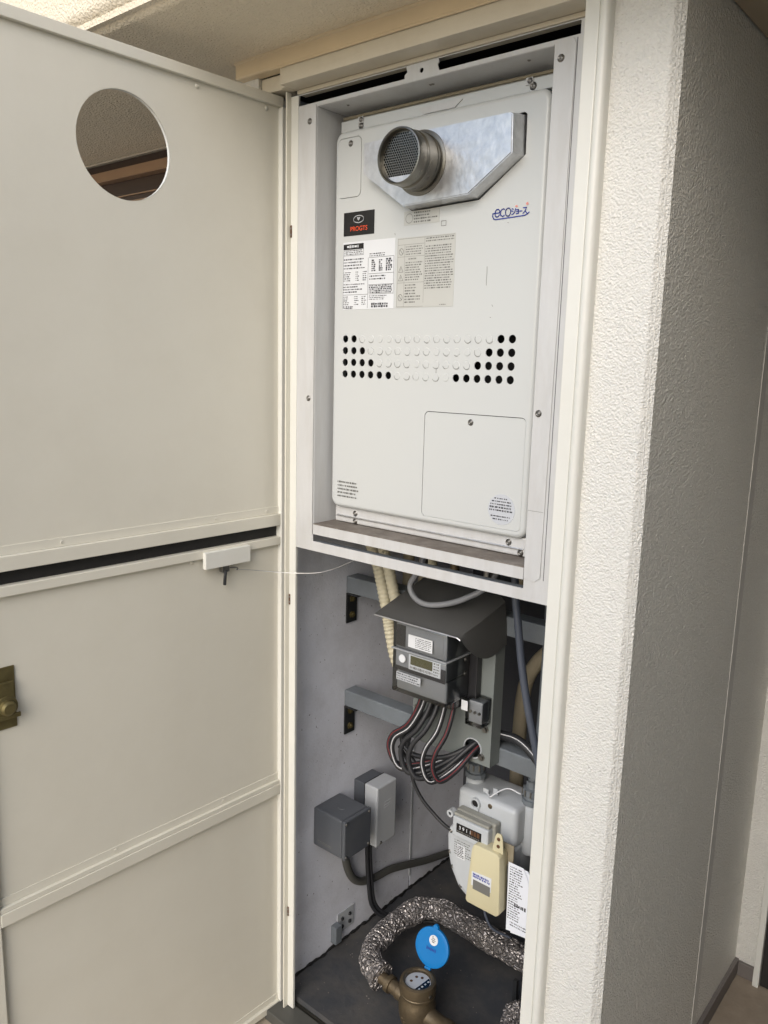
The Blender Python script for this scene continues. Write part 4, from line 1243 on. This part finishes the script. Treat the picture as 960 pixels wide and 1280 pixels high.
put('reset_hole', lathe([(0, 0.0028), (0.0084, 0.0028), (0.0084, 0.001)], (0.050, 0.2222, 0.5945), (0, -1, 0), 20), 'black', gm)
put('boss_tail', box(0.040, 0.060, 0.2165, 0.2225, 0.5785, 0.5870, 0.002), 'gas', gm)
put('seal_screw', lathe([(0, 0.003), (0.003, 0.003), (0.0045, 0.001), (0.0060, 0.0)], (0.087, 0.2222, 0.6005), (0, -1, 0), 16), 'brass', gm)
put('plate_strip', box(0.012, 0.050, 0.2005, 0.2024, 0.5080, 0.5120), 'gas_grey', gm)
put('small_print', dashes(0.010, 0.060, 0.460, 0.500, 0.2022, 7, rs, 0.6), 'print_soft', gm)
cl_ = put('code_label', box(0.0185, 0.0400, 0.2012, 0.2023, 0.4560, 0.4880), 'label', gm)
put('code_bars', dashes(0.020, 0.039, 0.458, 0.487, 0.2009, 7, rs, 0.9, hgt=0.8, wmin=0.003), 'print', cl_)
for cx_, cy_, z0_ in ((0.012, 0.275, 0.626), (0.158, 0.282, 0.612)):
    cn = put('connector', lathe([(0.020, 0), (0.024, 0.001), (0.024, 0.012), (0.019, 0.013), (0.019, 0.020), (0.022, 0.021), (0.022, 0.036), (0.015, 0.038), (0.015, 0.055)], (cx_, cy_, z0_), (0, 0, 1), 10), 'bar', gm)
    for kk in range(10):
        t = 2 * math.pi * kk / 10
        put('nut_rib', box(-0.0016, 0.0016, -0.0016, 0.0016, z0_ + 0.0215, z0_ + 0.0355), 'screw', cn).location = Vector((cx_ + 0.0222 * math.cos(t), cy_ + 0.0222 * math.sin(t), 0))
    put('riser', tube([(cx_, cy_, z0_ + 0.05), (cx_, cy_ + 0.02, z0_ + 0.12), (cx_, 0.31, 0.90), (cx_, 0.31, 1.2)], 0.0125, seg=12), 'bar', gm, smooth='all')
put('seal_wire', tube([(0.060, 0.245, 0.6185), (0.075, 0.235, 0.618), (0.085, 0.225, 0.622), (0.095, 0.235, 0.632), (0.112, 0.255, 0.640), (0.140, 0.262, 0.634)], 0.0016, seg=6), 'label', gm, smooth='all')
put('seal_tag', box(0.058, 0.072, 0.236, 0.240, 0.6185, 0.629, 0.001), 'gas', gm)
put('seal_tag', box(0.078, 0.090, 0.246, 0.250, 0.6185, 0.632, 0.001), 'gas', gm)

rt = thing('radio_transmitter', 'cream yellow plastic transmitter box hung in front of the gas meter', 'transmitter', (0.115, 0.18, 0.39))
ybm = bmesh.new()
ypoly = [(0.080, 0.520), (0.084, 0.532), (0.090, 0.536), (0.144, 0.536), (0.152, 0.530), (0.158, 0.396), (0.150, 0.388), (0.074, 0.388), (0.070, 0.394)]
put('case', prism(ypoly, 'y', 0.165, 0.199, 0.003), 'yellow', rt, smooth=True)
yt = put('hanging_tab', prism([(0.128, 0.5365), (0.156, 0.5365), (0.152, 0.572), (0.148, 0.580), (0.138, 0.580), (0.134, 0.572)], 'y', 0.172, 0.176, 0.0008), 'yellow', rt)
for zz in (0.551, 0.568):
    put('tab_hole', lathe([(0, 0.0006), (0.0042, 0.0006), (0.0042, 0)], (0.143, 0.1718, zz), (0, -1, 0), 14), 'rust', yt)
yl = put('label', plate([(0.0845, 0.436), (0.1350, 0.440), (0.1350, 0.474), (0.0845, 0.470)], [], 0.1642, 0.0006), 'label', rt)
put('label_print', dashes(0.0880, 0.1320, 0.4570, 0.4680, 0.1638, 2, rs, 1, hgt=0.9, wmin=0.002), 'blue', yl)
put('label_block', box(0.0890, 0.1330, 0.1636, 0.1641, 0.4290, 0.4520), 'print_soft', yl)
put('antenna_lead', tube([(0.11, 0.182, 0.388), (0.115, 0.182, 0.365), (0.130, 0.19, 0.335), (0.16, 0.22, 0.31)], 0.0028, seg=8), 'cable_bluegrey', rt, smooth='all')
put('hanger', box(0.118, 0.165, 0.200, 0.2045, 0.500, 0.546, 0.001), 'pipe_beige', rt)

pt = thing('paper_tag', 'white printed paper tag hanging right of the cream yellow transmitter', 'tag', (0.185, 0.19, 0.36))
tp = bmesh.new()
tpoly = [(0.160, 0.514), (0.197, 0.514), (0.211, 0.486), (0.226, 0.360), (0.163, 0.351)]
put('sheet', prism(tpoly, 'y', 0.190, 0.1906), 'paper', pt)
put('back_sheet', prism([(x_ + 0.010, z_ - 0.004) for x_, z_ in tpoly], 'y', 0.1925, 0.1931), 'paper', pt)
b = dashes(0.165, 0.198, 0.380, 0.508, 0.1897, 22, rs, 0.65, hgt=0.5)
dashes(0.180, 0.212, 0.415, 0.424, 0.1896, 1, rs, 1, hgt=1.0, wmin=0.003, bm=b)
dashes(0.172, 0.215, 0.365, 0.378, 0.1896, 2, rs, 0.9, bm=b)
put('tag_print', b, 'print', pt)

# ------------------------------------------------------------------ foil insulated pipe and water meter
def foilr(i, f):
    return 0.0295 + 0.0014 * math.sin(f * 19) + 0.0010 * math.sin(f * 43 + 1) + (0.004 * (1 - min(1, f * 14)))


fp = [(-0.150, 0.150, 0.078), (-0.180, 0.155, 0.082), (-0.207, 0.175, 0.092), (-0.224, 0.225, 0.100), (-0.228, 0.300, 0.106), (-0.212, 0.365, 0.112), (-0.170, 0.402, 0.115), (-0.100, 0.410, 0.112), (0.0, 0.411, 0.106), (0.10, 0.412, 0.100), (0.20, 0.413, 0.096), (0.33, 0.414, 0.092)]
fb = tube(fp, 0.03, seg=36, n=14, rad=foilr)
vs_ = np.array([v.co[:] for v in fb.verts])
n1 = vnoise(vs_ * 85) - 0.5
n2 = vnoise(vs_ * 180 + 5) - 0.5
n3 = vnoise(vs_ * 32 + 2)
pth = np.array([p[:] for p in spline(fp, 14)])
for i, v in enumerate(fb.verts):
    dd = pth - vs_[i]
    c_ = Vector(pth[np.argmin((dd * dd).sum(1))])
    n_ = (v.co - c_).normalized()
    v.co += n_ * (abs(n1[i]) * 0.007 + n2[i] * 0.003 + (n3[i] - 0.5) * 0.008 - 0.001)
fo = tag(put('insulated_pipe', fb, 'foil', smooth=12), 'thick water pipe wrapped in crumpled silver foil bending across the closet floor', 'pipe')
t_ = thing('pipe_stand', 'dark stand with foil wrap under the right end of the insulated pipe', 'stand', (0.110, 0.36, 0.016))
put('post', box(0.096, 0.106, 0.362, 0.372, 0.016, 0.075), 'bracket', t_)
fb2 = tube([(0.135, 0.285, 0.017), (0.135, 0.287, 0.035), (0.141, 0.292, 0.058), (0.160, 0.300, 0.072)], 0.022, seg=24, n=10, rad=lambda i, f: 0.020 + 0.002 * math.sin(i * 2.1) + 0.0015 * math.sin(i * 3.7))
for v in fb2.verts:
    v.co += Vector((rng.uniform(-1, 1), rng.uniform(-1, 1), rng.uniform(-1, 1))) * 0.0018
put('foil_wrap', fb2, 'foil', t_, smooth=12)

wm = thing('water_meter', 'bronze water meter with open blue lid on the closet floor', 'water meter', (-0.037, 0.148, 0.016))
WX, WYm = -0.037, 0.146
put('body', lathe([(q * 1.09, h) for q, h in [(0, 0.020), (0.028, 0.022), (0.036, 0.034), (0.040, 0.055), (0.041, 0.075), (0.038, 0.090), (0.034, 0.100), (0.034, 0.104), (0.0395, 0.106), (0.0400, 0.112), (0.0390, 0.1135), (0.0390, 0.1155), (0.0400, 0.117), (0.0400, 0.130), (0.0385, 0.1385), (0.0335, 0.1410), (0.0300, 0.1400), (0.0285, 0.1340), (0.0280, 0.128)]], (WX, WYm, 0), (0, 0, 1), 40), 'brass', wm, smooth=True)
put('inlet', lathe([(0.016, 0.0), (0.019, 0.012), (0.019, 0.030), (0.0165, 0.032), (0.0165, 0.050), (0.021, 0.051), (0.021, 0.063), (0.0145, 0.065), (0.0145, 0.115)], (WX - 0.030, WYm + 0.002, 0.070), (-1, 0.02, 0.08), 24), 'brass', wm, smooth=True)
put('outlet', lathe([(0.024, 0.0), (0.021, 0.020), (0.020, 0.050), (0.0225, 0.055), (0.0225, 0.072), (0.017, 0.074), (0.017, 0.20)], (WX + 0.028, WYm - 0.002, 0.062), (1, -0.02, -0.03), 24), 'brass', wm, smooth=True)
dl = put('dial', lathe([(0, 0.1325), (0.0300, 0.1325), (0.0300, 0.128)], (WX, WYm, 0), (0, 0, 1), 36), 'dial', wm)
db = bmesh.new()
# dark half of the dial with number wheels
arc = [(WX + 0.0285 * math.cos(R(a_)), WYm + 0.0285 * math.sin(R(a_))) for a_ in range(-74, 68, 8)]
put('dial_segment', prism(arc, 'z', 0.1326, 0.1330), 'badge', dl)
b = bmesh.new()
for k in range(4):
    t = 0.2 + 0.2 * k
    px = arc[0][0] + (arc[-1][0] - arc[0][0]) * t + 0.007
    py = arc[0][1] + (arc[-1][1] - arc[0][1]) * t
    box(px - 0.0020, px + 0.0020, py - 0.0026, py + 0.0026, 0.1331, 0.1333, bm=b)
put('number_wheels', b, 'label', dl)
b = bmesh.new()
for dx, dy in ((-0.012, 0.010), (0.000, 0.016), (-0.014, -0.008)):
    lathe([(0, 0.1330), (0.0036, 0.1330), (0.0036, 0.1326)], (WX + dx, WYm + dy, 0), (0, 0, 1), 12, b)
put('pointers', b, 'rust', dl)
put('dial_glass', lathe([(0, 0.1372), (0.0305, 0.1368)], (WX, WYm, 0), (0, 0, 1), 30), 'glass', wm, smooth=True)
put('seal_bolt', lathe([(0, 0.006), (0.004, 0.006), (0.0045, 0)], (WX + 0.040, WYm - 0.008, 0.122), (0.95, -0.3, 0), 8), 'screw', wm)
put('seal_bolt', lathe([(0, 0.006), (0.004, 0.006), (0.0045, 0)], (WX - 0.034, WYm + 0.022, 0.126), (-0.8, 0.5, 0), 8), 'screw', wm)
for k, (xx, zz) in enumerate(((-0.006, 0.062), (-0.012, 0.052), (0.000, 0.052), (-0.006, 0.044))):
    put('cast_mark', box(WX + xx - 0.003, WX + xx + 0.003, WYm - 0.0435, WYm - 0.039, zz, zz + 0.006, 0.001), 'brass', wm)
# lid stands open at the back of the ring
LC = Vector((-0.041, 0.203, 0.188))
LN = Vector((0.05, -0.95, 0.30)).normalized()
lid = put('lid', lathe([(q * 1.16, h) for q, h in [(0, 0.0015), (0.030, 0.0018), (0.0370, 0.0022), (0.0395, 0.0015), (0.0405, -0.0015), (0.0400, -0.0050), (0.0385, -0.0050), (0.0375, -0.002), (0, -0.002)]], LC, LN, 44), 'lid', wm, smooth=True)
u_ = (Vector((0, 0, 1)) - LN * LN.z).normalized()
v_ = u_.cross(LN)
put('lid_tab', lathe([(0, 0.002), (0.007, 0.002), (0.008, -0.003), (0, -0.003)], LC + u_ * 0.0470, LN, 12), 'lid', lid, smooth=True)
put('lid_hinge', tube([LC - u_ * 0.049 - v_ * 0.008, LC - u_ * 0.049 + v_ * 0.008], 0.0035, seg=10, smooth_path=False), 'lid', lid, smooth=True)
put('lid_sticker', lathe([(0, 0.0032), (0.0120, 0.0032), (0.0120, 0.001)], LC + u_ * 0.0180 + v_ * 0.002, LN, 24), 'label', lid)

lp = bmesh.new()
for k in range(7):
    q = LC + LN * 0.0033 + u_ * -0.004 + v_ * (-0.012 + 0.004 * k)
    hh = 0.0026 if k % 3 else 0.0038
    lp.faces.new([lp.verts.new(q + v_ * a_ + u_ * c_) for a_, c_ in ((-0.0011, -hh), (0.0011, -hh), (0.0011, hh), (-0.0011, hh))])
put('lid_marks', lp, 'blue', lid)
sp3 = bmesh.new()
for a_, c_, ww, hh in ((0, 0.004, 0.004, 0.0009), (0, 0.0, 0.006, 0.0009), (0, -0.004, 0.0035, 0.0012), (-0.003, 0.0075, 0.0015, 0.0012)):
    q = LC + LN * 0.0036 + u_ * (0.018 + c_) + v_ * (0.002 + a_)
    sp3.faces.new([sp3.verts.new(q + v_ * e1 * ww + u_ * e2 * hh) for e1, e2 in ((-1, -1), (1, -1), (1, 1), (-1, 1))])
put('sticker_print', sp3, 'print_soft', lid)
# scuffs on the heater cover
sc_ = bmesh.new()
strokes([[(0.128, 1.738), (0.1285, 1.728), (0.1278, 1.716), (0.1282, 1.706)], [(0.142, 1.672), (0.1435, 1.669)], [(0.139, 1.6505), (0.141, 1.6500)], [(-0.086, 1.811), (-0.0845, 1.808)], [(0.024, 1.562), (0.0245, 1.553), (0.0243, 1.548)], [(0.166, 1.8095), (0.1675, 1.8085)]], FY - 0.0003, 0.0009, sc_)
put('scuffs', sc_, 'print_soft', wh)
